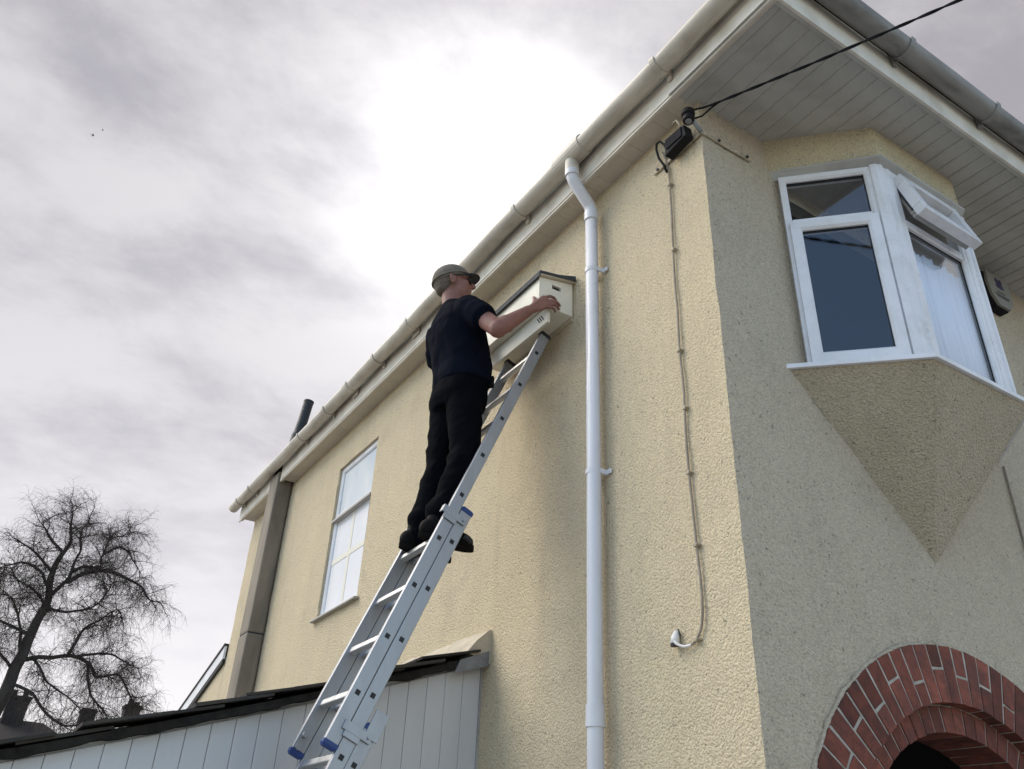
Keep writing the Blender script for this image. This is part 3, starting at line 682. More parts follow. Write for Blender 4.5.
# roof deck and slates
deck = MB(); pr = None; K = 90
for i in range(K):
    xa, xb = -i * 3.05 / K, -(i + 1) * 3.05 / K
    j0 = .020 * noise.noise(Vector((xa * 9, 1, 2))); j1 = .020 * noise.noise(Vector((xb * 9, 1, 2)))
    deck.hexa([(xa, LY - .06, sl(xa) + .004 + j0), (xb, LY - .06, sl(xb) + .004 + j1), (xb, 4.95, sl(xb)), (xa, 4.95, sl(xa)), (xa, LY - .06, sl(xa) + .036), (xb, LY - .06, sl(xb) + .036), (xb, 4.95, sl(xb) + .036), (xa, 4.95, sl(xa) + .036)])
dk = deck.build('roof_deck', 'felt', lean)
slm = []
for k in range(4):
    b = MB(); e = [random.uniform(-.012, .012) for _ in range(6)]
    b.hexa([(-.33, 0, -.004 + e[0] * .3), (.0, 0 + e[1], 0), (.0, .245, 0), (-.33 + e[2], .245, -.004), (-.33, 0, .009), (.0, 0 + e[1], .011), (.0, .245, .011), (-.33 + e[2], .245, .009)])
    slm.append(b.mesh('slate', 'slate'))
th_ = math.atan(.325)
for r_ in range(15):
    for c in range(13):
        xx = -.07 - r_ * .20; o = link('slate', random.choice(slm), lean)
        o.location = (xx, LY - .085 + c * .25 + random.uniform(-.012, .012) + (random.uniform(-.03, .012) if c == 0 else 0), sl(xx) + .041 + random.uniform(0, .014 if c == 0 else .006)); o.rotation_euler = (random.uniform(-.02, .02), -th_ + .055 + random.uniform(-.015, .015), 0)
f_ = MB(); K = 44; n = 5
for i in range(K + 1):
    yy = LY - .07 + i * (3.05 / K); h_ = .148 + .020 * noise.noise(Vector((yy * 7, 3, 1))); wd = .13 + .03 * noise.noise(Vector((yy * 5, 8, 1)))
    for p in ((.004, h_), (-.014, h_ - .004), (-wd * .6, h_ * .55), (-wd, .012), (.004, -.03)): f_.v.append((p[0], yy, 2.615 + p[1] - .03))
for i in range(K):
    for j in range(n): a = i * n + j; b = i * n + (j + 1) % n; f_.f.append((a, b, b + n, a + n))
f_.f += [tuple(range(n)), tuple(K * n + j for j in range(n))]
f_.build('cement_fillet', 'fillet', lean)
w = MB(); w.hexa([(-.20, LY - .0725, sl(-.2) - .02), (-.01, LY - .0725, sl(0) - .03), (-.01, LY - .061, sl(0) - .03), (-.20, LY - .061, sl(-.2) - .02), (-.17, LY - .0725, sl(-.17) + .038), (-.01, LY - .076, sl(0) + .045), (-.01, LY - .061, sl(0) + .045), (-.17, LY - .061, sl(-.17) + .038)])
w.build('lead_patch', 'lead', lean)

# ------------------------------------------------------------------ triple extension ladder
U = Vector((.384, 0, .9233)).normalized(); NN = Vector((-U.z, 0, U.x)); YA = Vector((0, 1, 0))
lad = thing('extension_ladder', (-1.75, 1.36, 0), 'three section aluminium extension ladder with blue end caps leaning on the cream wall', 'ladder')
Y0, Y1 = 1.17, 1.55; DEP = .0292
def section(h0, top, bot, nr, wi, caps):
    h0 = Vector((h0[0], 0, h0[1]))
    a, b = h0 + U * top, h0 - U * bot
    for s, yy in ((-1, Y0 + wi), (1, Y1 - wi)):
        c = (a + b) / 2 + Vector((0, yy - s * .0125, 0)); L2 = (a - b).length / 2
        mb = MB()
        mb.obox(c, U, NN, YA, (L2, DEP, .0125))
        st = mb.build('stile', 'alu', lad, bevel=.003)
        for k in range(nr):
            p = h0 - U * k * .25
            pb = MB(); pb.obox(p + Vector((0, yy - s * .0005, 0)), U, NN, YA, (.0100, .0100, .0018)); pb.build('rung_socket', 'black_rubber', st)
        for e, cm in ((a, caps[0]), (b, caps[1])):
            sg = 1 if e is a else -1
            pb = MB(); cc = e + Vector((0, yy - s * .0125, 0))
            ring = [cc + U * sg * (-.012), cc + U * sg * .004, cc + U * sg * .014]
            for q, (sc, rr) in enumerate(zip((1.08, 1.08, .80), ring)):
                for dn_, dy_ in ((-1, -1), (1, -1), (1, 1), (-1, 1)): pb.v.append(tuple(rr + NN * dn_ * DEP * 1.03 * sc + YA * dy_ * .0145 * sc))
            for q in range(2):
                for j in range(4): pb.f.append((q * 4 + j, q * 4 + (j + 1) % 4, q * 4 + 4 + (j + 1) % 4, q * 4 + 4 + j))
            pb.f += [(0, 1, 2, 3), (8, 9, 10, 11)]
            pb.build('end_cap', cm, st, bevel=.002)
    for k in range(nr):
        p = h0 - U * k * .25; mb = MB()
        mb.obox(p + Vector((0, (Y0 + Y1) / 2, 0)), U, NN, YA, (.0135, .0145, (Y1 - Y0) / 2 - wi - .0165)); mb.build('rung', 'alu_bright', lad, bevel=.005)
section((-.155, 4.063), .150, 2.0 + .212, 9, .0, ('black_rubber', 'blue_cap'))
section((-.571, 2.905), .175, 2.0 + .20, 9, .0, ('blue_cap', 'black_rubber'))
section((-.9005, 1.9595), .145, 1.935, 8, .0, ('blue_cap', 'black_rubber'))
for hx, hz, up in ((-.571, 2.905, .115), (-.9005, 1.9595, .105)):
    for s, yy in ((-1, Y0), (1, Y1)):
        p = Vector((hx, yy + s * .006, hz)) + U * up; mb = MB()
        mb.obox(p + NN * .046, U, NN, YA, (.018, .060, .004))
        mb.obox(p + NN * .109 + Vector((0, -s * .010, 0)), U, NN, YA, (.018, .0035, .014))
        mb.obox(p + NN * .062 + U * -.028, U, NN, YA, (.012, .035, .003))
        mb.tube([p + NN * .0 + Vector((0, s * .003, 0)), p + NN * .0 + Vector((0, s * .012, 0))], .006, 8)
        mb.build('guide_bracket', 'alu', lad, bevel=.0015)
p = Vector((-.9005, Y0 - .004, 1.9595)) + U * .16; mb = MB(); mb.obox(p + NN * -.010, U, NN, YA, (.055, .03, .003)); mb.build('guide_plate', 'alu', lad, bevel=.001)
p = Vector((-.571, Y0 + .0, 2.905)) + U * .06 - NN * .042; mb = MB(); mb.tube([p, p - NN * .03], .010, 10); mb.sphere(p - NN * .034, .0125, 10, 6); mb.build('locking_knob', 'black_rubber', lad)
p = Vector((-.985, Y1 - .027, 2.09)); mb = MB(); mb.tube([p, p + Vector((0, -.02, 0))], .012, 10); mb.build('pulley_bolt', 'alu', lad); mb = MB(); mb.tube([p + U * -.05, p + U * -.05 + Vector((0, -.012, 0))], .014, 10); mb.build('pulley_bolt', 'alu', lad)

# ------------------------------------------------------------------ nest box on the wall
nx0, nx1, ny0, ny1, nz0, nz1, nzw = -.232, -.012, 1.045, 1.775, 4.288, 4.462, 4.505
box = thing('nest_box', (-.12, 1.4, 4.19), 'long cream wooden nest box with dark felt roof fixed under the eaves', 'nest box')
w = MB(); w.hexa([(nx0, ny0 + .016, nz0), (nx0 + .015, ny0 + .016, nz0), (nx0 + .015, ny1 - .016, nz0), (nx0, ny1 - .016, nz0), (nx0, ny0 + .016, nz1), (nx0 + .015, ny0 + .016, nz1 + .003), (nx0 + .015, ny1 - .016, nz1 + .003), (nx0, ny1 - .016, nz1)]); w.build('front_panel', 'box_paint', box)
def endp(y0, y1, hole):
    b = MB(); zt = lambda x: nz1 + (nzw - nz1) * (x - nx0) / (nx1 - nx0)
    hx0, hx1, hz0, hz1 = -.148, -.090, 4.420, 4.447
    if not hole: hx0 = hx1 = -.1; hz0 = hz1 = 4.4
    for xa, xb, f0, f1 in ((nx0, hx0, nz0, None), (hx1, nx1, nz0, None), (hx0, hx1, nz0, hz0), (hx0, hx1, hz1, None)):
        if xb - xa < 1e-4: continue
        ta, tb = (zt(xa), zt(xb)) if f1 is None else (f1, f1)
        b.hexa([(xa, y0, f0), (xb, y0, f0), (xb, y1, f0), (xa, y1, f0), (xa, y0, ta), (xb, y0, tb), (xb, y1, tb), (xa, y1, ta)])
    return b.build('end_panel', 'box_paint', box)
endp(ny0, ny0 + .015, True); endp(ny1 - .015, ny1, False)
w = MB(); w.box((-.150, ny0 + .03, 4.415), (-.088, ny0 + .034, 4.45)); w.build('entrance_slot', 'black_rubber', box)
w = MB(); w.box((nx0 + .016, ny0 + .016, nz0 + .001), (nx1, ny1 - .016, nz0 + .014)); w.build('floor_panel', 'box_paint', box)
w = MB(); w.box((nx1 + .0005, ny0 + .01, nz0 - .02), (.012, ny1 - .01, nzw + .03)); w.build('back_panel', 'ply', box)
w = MB(); w.hexa([(-.172, ny0 + .003, 4.192), (-.155, ny0 + .003, 4.192), (-.155, ny1 - .003, 4.192), (-.172, ny1 - .003, 4.192), (-.180, ny0 + .003, nz0 - .001), (-.155, ny0 + .003, nz0 - .001), (-.155, ny1 - .003, nz0 - .001), (-.180, ny1 - .003, nz0 - .001)]); skirt = w.build('skirt_board', 'box_paint', box, bevel=.002)
for i in range(3):
    w = MB(); c = Vector((-.1755, ny0 + .045 + i * .018, 4.238)); w.obox(c, (0, .55, .83), (1, 0, -.08), (0, -.83, .55), (.020, .004, .0028)); w.build('vent_slot', 'black_rubber', skirt)
def roofslab(x0, x1, y0, y1, lo, hi, mat, nm):
    zt = lambda x: nz1 + (nzw - nz1) * (x - nx0) / (nx1 - nx0)
    b = MB(); b.hexa([(x0, y0, zt(x0) + lo), (x1, y0, zt(x1) + lo), (x1, y1, zt(x1) + lo), (x0, y1, zt(x0) + lo), (x0, y0, zt(x0) + hi), (x1, y0, zt(x1) + hi), (x1, y1, zt(x1) + hi), (x0, y1, zt(x0) + hi)]); return b.build(nm, mat, box, bevel=.002)
roofslab(nx0 - .008, .0, ny0 - .022, ny1 + .02, .003, .011, 'ply', 'roof_board')
roofslab(nx0 - .016, -.004, ny0 - .028, ny1 + .026, .0115, .026, 'roof_felt', 'roof_covering')
w = MB(); w.hexa([(nx0 - .017, ny0 - .026, nz1 - .012), (nx0 - .010, ny0 - .026, nz1 - .012), (nx0 - .010, ny1 + .025, nz1 - .012), (nx0 - .017, ny1 + .025, nz1 - .012), (nx0 - .017, ny0 - .026, nz1 + .014), (nx0 - .010, ny0 - .026, nz1 + .014), (nx0 - .010, ny1 + .025, nz1 + .014), (nx0 - .017, ny1 + .025, nz1 + .014)]); w.build('felt_drip_edge', 'roof_felt', box)
w = MB(); w.hexa([(-.17, ny0 - .0285, 4.486), (-.008, ny0 - .0285, 4.512), (-.008, ny0 - .024, 4.512), (-.17, ny0 - .024, 4.486), (-.17, ny0 - .0285, 4.492), (-.008, ny0 - .0285, 4.548), (-.008, ny0 - .024, 4.548), (-.17, ny0 - .024, 4.492)]); w.build('felt_upstand', 'roof_felt', box)
w = MB(); w.sphere((0, 1.155, 4.56), (.006, .012, .012), 10, 6); tag(w.build('wall_plug', plain('red_plug', (0.30, 0.16, 0.13), 0.6)), 'small reddish wall plug in the render above the nest box', 'wall plug')

# ------------------------------------------------------------------ telephone bracket, box and cables at the corner
br = thing('corner_bracket', (0, 0, 4.775), 'rusty strap bracket round the house corner carrying a dark insulator', 'bracket')
w = MB(); w.box((-.014, -.014, 4.765), (-.004, .335, 4.785)); w.build('strap', 'galv', br, bevel=.002)
w = MB(); w.box((-.003, -.014, 4.765), (.32, -.004, 4.785)); w.build('strap', 'galv', br, bevel=.002)
for p, ax in (((-.016, .30, 4.775), (-1, 0, 0)), ((-.016, .05, 4.775), (-1, 0, 0)), ((.29, -.016, 4.775), (0, -1, 0)), ((.10, -.016, 4.775), (0, -1, 0))):
    w = MB(); a = Vector(p); w.tube([a, a + Vector(ax) * .008], .008, 8); w.build('bolt', 'metal_dark', br)
w = MB(); w.tube([(-.012, -.012, 4.77), (-.05, -.01, 4.815), (-.075, 0, 4.838)], .011, 10); w.build('arm', 'lead', br, smooth=True)
w = MB(); c = Vector((-.078, .0, 4.838)); ax_ = Vector((.12, .10, 1)).normalized()
w.tube([c - ax_ * .03, c - ax_ * .025, c - ax_ * .005, c, c + ax_ * .012, c + ax_ * .018, c + ax_ * .045, c + ax_ * .055], [.018, .028, .030, .022, .022, .033, .033, .02], 16); w.build('insulator', 'porcelain', br, smooth=False)
w = MB(); w.tube([c - ax_ * .028, c - ax_ * .034], .016, 12); w.build('insulator_nut', 'lead', br)
w = MB(); w.tube([(-.05, .075, 4.84), (-.06, .082, 4.88), (-.07, .09, 4.905), (-.072, .108, 4.905), (-.07, .113, 4.895)], .0055, 8); w.build('hook', 'galv', br, smooth=True)
jb = thing('junction_box', (-.05, .10, 4.72), 'black telephone junction box tucked under the soffit beside the insulator', 'junction box')
w = MB(); w.hexa([(-.075, .185, 4.735), (-.02, .185, 4.735), (-.02, .03, 4.755), (-.075, .03, 4.755), (-.075, .180, 4.845), (-.02, .180, 4.845), (-.02, .04, 4.835), (-.075, .04, 4.835)]); w.build('case', 'cable', jb, bevel=.010)
w = MB(); w.box((-.0815, .055, 4.765), (-.0755, .165, 4.825)); w.build('lid', 'bell_body', jb, bevel=.002)
w = MB(); w.tube([(-.045, .19, 4.79), (-.05, .205, 4.85), (-.06, .225, 4.885), (-.06, .250, 4.89), (-.05, .265, 4.865), (-.04, .262, 4.81), (-.03, .240, 4.75), (-.02, .232, 4.70)], .0065, 8); w.build('cable_loop', 'cable', jb, smooth=True)
oc = thing('overhead_cable', (-.07, 0, 4.86), 'black overhead telephone line running from the corner insulator across the soffit', 'cable')
S = Vector((-.075, .0, 4.865)); E_ = Vector((.41, -1.10, 4.832))
def sag(t, k=0.0): 
    p = S + (E_ - S) * t; p.z += -.10 * t * (1 - t) * .35; return p
main = [sag(.10 + t * .1) for t in range(0, 120)]
for k in range(2):
    w = MB(); pts = []
    for i in range(420):
        t = .11 + i * .012; p = sag(t); a = i * .42 + k * math.pi
        amp = .0042; pts.append(p + Vector((math.cos(a) * amp, math.sin(a) * amp, math.sin(a) * amp)))
    w.tube(pts, .0048, 6); w.build('strand', 'cable', oc, smooth=True)
w = MB(); w.tube([sag(.11), (-.015, -.05, 4.905), (-.05, -.02, 4.895), (-.09, .01, 4.885)], .0055, 8); w.build('tail', 'cable', oc, smooth=True)
w = MB(); w.tube([sag(.13), (-.005, -.085, 4.875), (-.03, -.045, 4.84), (-.055, -.015, 4.833)], .0048, 8); w.build('tail', 'cable', oc, smooth=True)
wc = thing('wall_cable', (-.01, .24, 2.4), 'thin brown cable clipped down the cream side wall, hooking round at its end', 'cable')
pts = [(.262, 4.865), (.231, 4.753), (.227, 4.515), (.234, 4.25), (.239, 4.031), (.235, 3.85), (.239, 3.647), (.231, 3.45), (.237, 3.251), (.236, 3.1), (.232, 2.981), (.222, 2.749), (.213, 2.572), (.221, 2.463), (.248, 2.408), (.284, 2.385)]
def cat(pts, n=5):
    out = []
    P = [Vector(p) for p in pts]
    for i in range(len(P) - 1):
        a, b, c, d_ = P[max(0, i - 1)], P[i], P[i + 1], P[min(len(P) - 1, i + 2)]
        for k in range(n):
            t = k / n; out.append(.5 * ((2 * b) + (c - a) * t + (2 * a - 5 * b + 4 * c - d_) * t * t + (3 * b - a - 3 * c + d_) * t ** 3))
    return out + [P[-1]]
w = MB(); w.tube(cat([(-.012, a, b) for a, b in pts]), .0052, 8); w.build('cable_run', 'wall_cable', wc, smooth=True)
w = MB(); w.tube(cat([(-.012, .284, 2.385), (-.02, .318, 2.384), (-.03, .345, 2.398), (-.03, .355, 2.41)]), .0055, 8); w.build('cable_tail', 'white_plastic', wc, smooth=True)
for a, b in ((.228, 4.614), (.232, 4.204), (.24, 3.643), (.231, 3.351), (.236, 3.056), (.222, 2.748), (.256, 2.398)):
    w = MB(); w.box((-.022, a - .009, b - .007), (.004, a + .009, b + .007)); w.tube([(-.026, a - .012, b), (-.0, a - .012, b)], .0045, 8); w.build('cable_clip', 'clip', wc, bevel=.002)
ef = thing('cable_cowl', (-.03, .36, 2.40), 'small white hooded cable cowl low on the cream side wall', 'cable cowl')
w = MB(); w.tube([(-.004, .362, 2.450), (-.010, .362, 2.445), (-.018, .362, 2.425), (-.022, .362, 2.400)], [.005, .011, .016, .018], 14, cap=True); w.build('hood', 'white_plastic', ef, smooth=True)
w = MB(); w.tube([(-.022, .362, 2.402), (-.022, .362, 2.392)], .0165, 14); w.build('opening', 'black_rubber', ef)
w = MB(); w.tube([(-.014, .348, 2.455), (-.008, .345, 2.43)], .003, 6); w.build('screw', 'metal_dark', ef)
# cable on the front wall under the bay
w = MB(); w.tube([(1.962, -.008, 3.56), (1.955, -.009, 3.35), (1.952, -.008, 3.1), (1.945, -.008, 2.4), (1.945, -.008, .2)], .005, 6)
tag(w.build('front_wall_cable', 'wall_cable'), 'thin dark cable running down the front wall from the corbel of the bay', 'cable')

# burglar alarm box
ab = thing('alarm_box', (2.36, 0, 4.66), 'grey faced alarm bell box with dark sides on the front wall beyond the bay', 'alarm box')
prof = [(-.11, .10), (.11, .10), (.125, .02), (.11, -.08), (.06, -.145), (-.06, -.145), (-.11, -.08), (-.125, .02)]
def plate(y0, y1, k, nm, mt, bev=.004):
    b = MB(); n = len(prof); cx, cz = 2.37, 4.84
    b.add([(cx + x * k, y0, cz + z * k) for x, z in prof] + [(cx + x * k, y1, cz + z * k) for x, z in prof], [tuple(range(n)), tuple(range(n, 2 * n))] + [(i, (i + 1) % n, n + (i + 1) % n, n + i) for i in range(n)])
    return b.build(nm, mt, ab, bevel=bev)
plate(-.055, -.002, 1.0, 'body', 'bell_body'); plate(-.075, -.056, .97, 'cover', 'bell_face')
w = MB(); cx, cz = 2.37, 4.87
for (x, z, rx, rz) in ((-.02, .02, .018, .022), (.02, .02, .018, .022), (0, -.012, .022, .03), (-.028, -.02, .012, .018), (.028, -.02, .012, .018)): w.sphere((cx + x, -.0755, cz + z), (rx, .0022, rz), 12, 6)
w.build('logo', 'bell_logo', ab)
for z, wd in ((4.80, .045), (4.778, .075), (4.765, .060)):
    w = MB(); xx = cx - wd
    while xx < cx + wd - .008:
        ln = random.uniform(.006, .012); w.box((xx, -.0768, z - .0035), (xx + ln, -.0752, z + .0035)); xx += ln + .004
    w.build('lettering', 'bell_text', ab)

# ------------------------------------------------------------------ the person on the ladder
def organic(name, mb, mat, parent, voxel=.007, smooth=4, fold=None):
    me = mb.mesh(name, mat); o = bpy.data.objects.new(name, me); COL.objects.link(o)
    rm = o.modifiers.new('r', 'REMESH'); rm.mode = 'VOXEL'; rm.voxel_size = voxel
    sm = o.modifiers.new('s', 'SMOOTH'); sm.iterations = smooth; sm.factor = .5
    dg = bpy.context.evaluated_depsgraph_get(); ev = o.evaluated_get(dg); m2 = bpy.data.meshes.new_from_object(ev)
    bpy.data.objects.remove(o); bpy.data.meshes.remove(me)
    if fold:
        nn = [v.normal.copy() for v in m2.vertices]
        for v, nr in zip(m2.vertices, nn): v.co = v.co + nr * fold(v.co)
    for p in m2.polygons: p.use_smooth = True
    m2.materials.clear(); m2.materials.append(M[mat]); m2.name = name
    return link(name, m2, parent)
per = thing('person', (-.6, 1.37, 2.925), 'person in black T-shirt and trousers and grey cap reaching for the nest box', 'person')
V = Vector
hc = V((-.560, 1.425, 4.494)); pt_ = R(9)
hf = V((.90, -.43, math.sin(pt_))).normalized(); hl = V((0, 0, 1)).cross(hf).normalized(); hu = hf.cross(hl)
HR = Matrix((hf, hl, hu)).transposed()
def hp(f, l, u): return hc + hf * f + hl * l + hu * u       # head coordinates: forward, to his left, up
shR, elR, wrR = V((-.535, 1.235, 4.225)), V((-.468, 1.055, 4.030)), V((-.295, 1.045, 4.208))
shL, elL, wrL = V((-.535, 1.61, 4.225)), V((-.43, 1.70, 4.00)), V((-.285, 1.635, 4.235))
b = MB()
b.sphere(hp(-.012, 0, .030), (.098, .076, .092), 20, 14, HR); b.sphere(hp(.030, 0, -.035), (.066, .060, .080), 18, 12, HR); b.sphere(hp(.045, 0, -.088), (.038, .040, .030), 14, 10, HR)
b.sphere(hp(.072, 0, .030), (.022, .055, .018), 12, 8, HR)
b.capsule(hp(.088, 0, .020), hp(.112, 0, -.016), .010, .0145, 10); b.sphere(hp(.104, .010, -.018), .009, 8, 6); b.sphere(hp(.104, -.010, -.018), .009, 8, 6)
b.sphere(hp(.088, 0, -.045), (.012, .024, .008), 10, 6, HR); b.sphere(hp(.085, 0, -.057), (.012, .022, .008), 10, 6, HR); b.sphere(hp(.078, 0, -.092), (.017, .022, .016), 10, 8, HR)
for s in (-1, 1):
    b.sphere(hp(.060, s * .040, -.012), (.022, .020, .020), 10, 8, HR)
    b.sphere(hp(-.008, s * .078, -.008), (.020, .008, .032), 12, 8, HR); b.sphere(hp(-.018, s * .084, .002), (.011, .008, .024), 10, 8, HR)
b.capsule(V((-.545, 1.42, 4.29)), hp(-.018, 0, -.075), .062, .056, 16)
b.loft([(-.465, 1.42, 3.80, .09, .14), (-.462, 1.42, 3.95, .10, .145), (-.50, 1.42, 4.12, .105, .17), (-.525, 1.42, 4.24, .085, .165), (-.54, 1.42, 4.32, .05, .075)], 24)
b.capsule(shR, elR, .053, .047); b.capsule(elR, wrR, .049, .030, 14); b.sphere(elR.lerp(wrR, .25), (.049, .048, .049), 12, 8); b.sphere(elR, .046)
b.capsule(shL, elL, .050, .042); b.capsule(elL, wrL, .043, .026, 14)
# right hand laid round the near corner of the box: palm on the front edge, fingers along the end panel, thumb on the front
def finger(pts, r0, r1):
    for i in range(len(pts) - 1):
        ra = r0 + (r1 - r0) * i / (len(pts) - 1); rb = r0 + (r1 - r0) * (i + 1) / (len(pts) - 1); b.capsule(V(pts[i]), V(pts[i + 1]), ra, rb, 10)
kn = [V((-.216, 1.026, 4.318)), V((-.203, 1.024, 4.300)), V((-.197, 1.024, 4.281)), V((-.201, 1.025, 4.262))]
for k in kn: b.capsule(wrR, k, .024, .0125, 10)
b.sphere(wrR.lerp((kn[1] + kn[2]) / 2, .6), (.034, .018, .034), 12, 8)
finger([kn[0], (-.176, 1.020, 4.340), (-.150, 1.022, 4.343), (-.130, 1.030, 4.338)], .0098, .0078)
finger([kn[1], (-.158, 1.016, 4.316), (-.128, 1.020, 4.318), (-.105, 1.030, 4.312)], .0100, .0080)
finger([kn[2], (-.156, 1.016, 4.293), (-.130, 1.020, 4.293), (-.110, 1.031, 4.287)], .0098, .0078)
finger([kn[3], (-.166, 1.018, 4.268), (-.146, 1.022, 4.266), (-.132, 1.032, 4.262)], .0088, .0070)
finger([wrR.lerp(kn[0], .35), (-.258, 1.045, 4.285), (-.246, 1.062, 4.318), (-.243, 1.080, 4.338)], .0150, .0095)
# left hand under the far end
knl = [V((-.245, 1.600 + i * .022, 4.285 - i * .004)) for i in range(4)]
for i, k in enumerate(knl):
    b.capsule(wrL, k, .024, .012, 10); finger([k, k + V((.012, -.003, .035)), k + V((.004, -.004, .062))], .0095, .0078)
finger([wrL, (-.262, 1.585, 4.25), (-.235, 1.565, 4.275)], .014, .0095)
organic('body', b, 'skin', per, .0052, 3)
# hair, cap, spectacles
w = MB(); w.sphere(hp(-.036, 0, .006), (.080, .0755, .060), 18, 12, HR); w.sphere(hp(-.056, 0, -.030), (.050, .056, .036), 14, 10, HR)
organic('hair', w, 'hair', per, .007, 2)
w = MB(); n = 20; o_ = 0
capv = []; caprot = Matrix.Rotation(R(-12), 3, 'Y')
crot = HR @ Matrix.Rotation(R(-9), 3, 'Y')
for i in range(9):
    t = math.pi / 2 * i / 8
    for j in range(n):
        a = 2 * math.pi * j / n
        fl = 1.0
        w.v.append(tuple(hc + hu * .026 + hf * -.010 + crot @ V(((.109 * math.sin(t) * math.cos(a)), .088 * math.sin(t) * math.sin(a), .104 * (max(0, math.cos(t))) ** .86 - (.012 if i == 8 else 0)))))
for i in range(8):
    for j in range(n): a = i * n + j; c = i * n + (j + 1) % n; w.f.append((a, c, c + n, a + n))
w.f.append(tuple(range(8 * n, 9 * n)))
capo = w.build('cap', 'cap', per, smooth=True)
w = MB(); rows = []
for i in range(9):
    a = R(-62 + 124 * i / 8); base = V((.104 * math.cos(a), .086 * math.sin(a), .0)); tip = V((.104 * math.cos(a) + .062 * math.cos(a) ** .6 if True else 0, .080 * math.sin(a), -.012 * math.sin(a) ** 2 - .004))
    for q in (base, tip):
        for dz in (0.003, -.003): w.v.append(tuple(hc + hu * .026 + hf * -.010 + crot @ (q + V((0, 0, dz)))))
for i in range(8):
    a = i * 4; c = a + 4; w.f += [(a, a + 2, c + 2, c), (a + 1, c + 1, c + 3, a + 3), (a + 2, a + 3, c + 3, c + 2), (a, c, c + 1, a + 1)]
w.build('peak', 'cap_peak', capo, smooth=False)
w = MB(); w.tube([hc + hu * .026 + hf * -.010 + crot @ V((.1105 * math.cos(a), .0895 * math.sin(a), .004)) for a in [2 * math.pi * k / 24 for k in range(25)]], .006, 6); w.build('cap_band', 'cap', capo, smooth=True)
w = MB()
for s in (-1, 1):
    w.tube([hp(.088, s * .052, .018), hp(.078, s * .072, .018), hp(.0, s * .083, .016), hp(-.012, s * .084, .004)], .0026, 6)
    w.tube([hp(.096 - .01 * (abs(math.cos(a)) if math.cos(a) * s > 0 else 0), s * .031 + .023 * math.cos(a), .008 + .017 * math.sin(a)) for a in [2 * math.pi * k / 14 for k in range(15)]], .0025, 6)
w.tube([hp(.097, -.010, .014), hp(.101, 0, .016), hp(.097, .010, .014)], .0025, 6)
gl = w.build('spectacles', 'black_rubber', per, smooth=True)
for s in (-1, 1):
    w = MB(); w.sphere(hp(.0935, s * .031, .008), (.003, .022, .016), 12, 6, HR); w.build('lens', 'spec_glass', gl, smooth=True)
def ridge(v): return 1 - 2 * abs(noise.noise(v))
def fold_shirt(p):
    k = .35 + .65 * max(0, min(1, (4.16 - p.z) / .25))
    return (ridge(V((p.x * 7 + p.z * 4, p.y * 7 - p.z * 3, p.z * 5))) - .4) * .011 * k + (ridge(V((p.x * 15, p.y * 15, p.z * 13 + p.x * 9))) - .4) * .004
w = MB()
w.loft([(-.462, 1.42, 3.845, .134, .184), (-.460, 1.42, 3.875, .138, .188), (-.462, 1.42, 3.95, .138, .184), (-.482, 1.42, 4.03, .136, .186), (-.505, 1.42, 4.12, .136, .196), (-.524, 1.42, 4.20, .126, .200), (-.538, 1.42, 4.27, .098, .188), (-.543, 1.42, 4.325, .074, .120), (-.545, 1.42, 4.352, .066, .076)], 32, 2.3)
upR = shR.lerp(elR, .52); upL = shL.lerp(elL, .52)
w.capsule(shR + V((0, .03, .008)), shR.lerp(elR, .40), .086, .074, 18); w.tube([shR.lerp(elR, .2), upR], [.080, .075], 18)
w.capsule(shL + V((0, -.03, .008)), shL.lerp(elL, .40), .086, .074, 18); w.tube([shL.lerp(elL, .2), upL], [.080, .075], 18)
organic('shirt', w, 'shirt', per, .008, 5, fold_shirt)
hipR, knR, anR = V((-.468, 1.342, 3.80)), V((-.482, 1.275, 3.40)), V((-.588, 1.272, 3.015))
hipL, knL, anL = V((-.470, 1.498, 3.80)), V((-.512, 1.48, 3.40)), V((-.596, 1.455, 3.015))
def fold_tr(p):
    k = .5 + .7 * math.exp(-((p.z - 3.40) / .14) ** 2) + .8 * math.exp(-((p.z - 3.05) / .12) ** 2)
    return (ridge(V((p.x * 7, p.y * 7, p.z * 7 + p.x * 8))) - .4) * .009 * k + (ridge(V((p.x * 14, p.y * 14, p.z * 17 - p.x * 10))) - .4) * .0042 * k
w = MB(); w.loft([(-.470, 1.42, 3.70, .122, .160), (-.475, 1.42, 3.76, .134, .174), (-.470, 1.42, 3.83, .130, .174), (-.462, 1.42, 3.90, .122, .168)], 28, 2.4)
for h_, k_, a_ in ((hipR, knR, anR), (hipL, knL, anL)):
    w.capsule(h_ + V((-.012, 0, -.03)), k_, .099, .075, 18); w.capsule(k_, a_, .076, .063, 18); w.capsule(a_ + V((0, 0, .07)), a_ + V((.012, 0, -.025)), .068, .065, 16)
organic('trousers', w, 'trousers', per, .009, 4, fold_tr)
w = MB(); w.tube([V((-.460 + .112 * math.cos(a), 1.42 + .158 * math.sin(a), 3.885)) for a in [2 * math.pi * k / 32 for k in range(33)]], .012, 6); w.build('belt', 'belt', per, smooth=True)
w = MB(); w.obox((-.366, 1.29, 3.862), (.7, -.7, 0), (.7, .7, 0), (0, 0, 1), (.026, .012, .034)); w.build('belt_pouch', 'leather', per, bevel=.008)
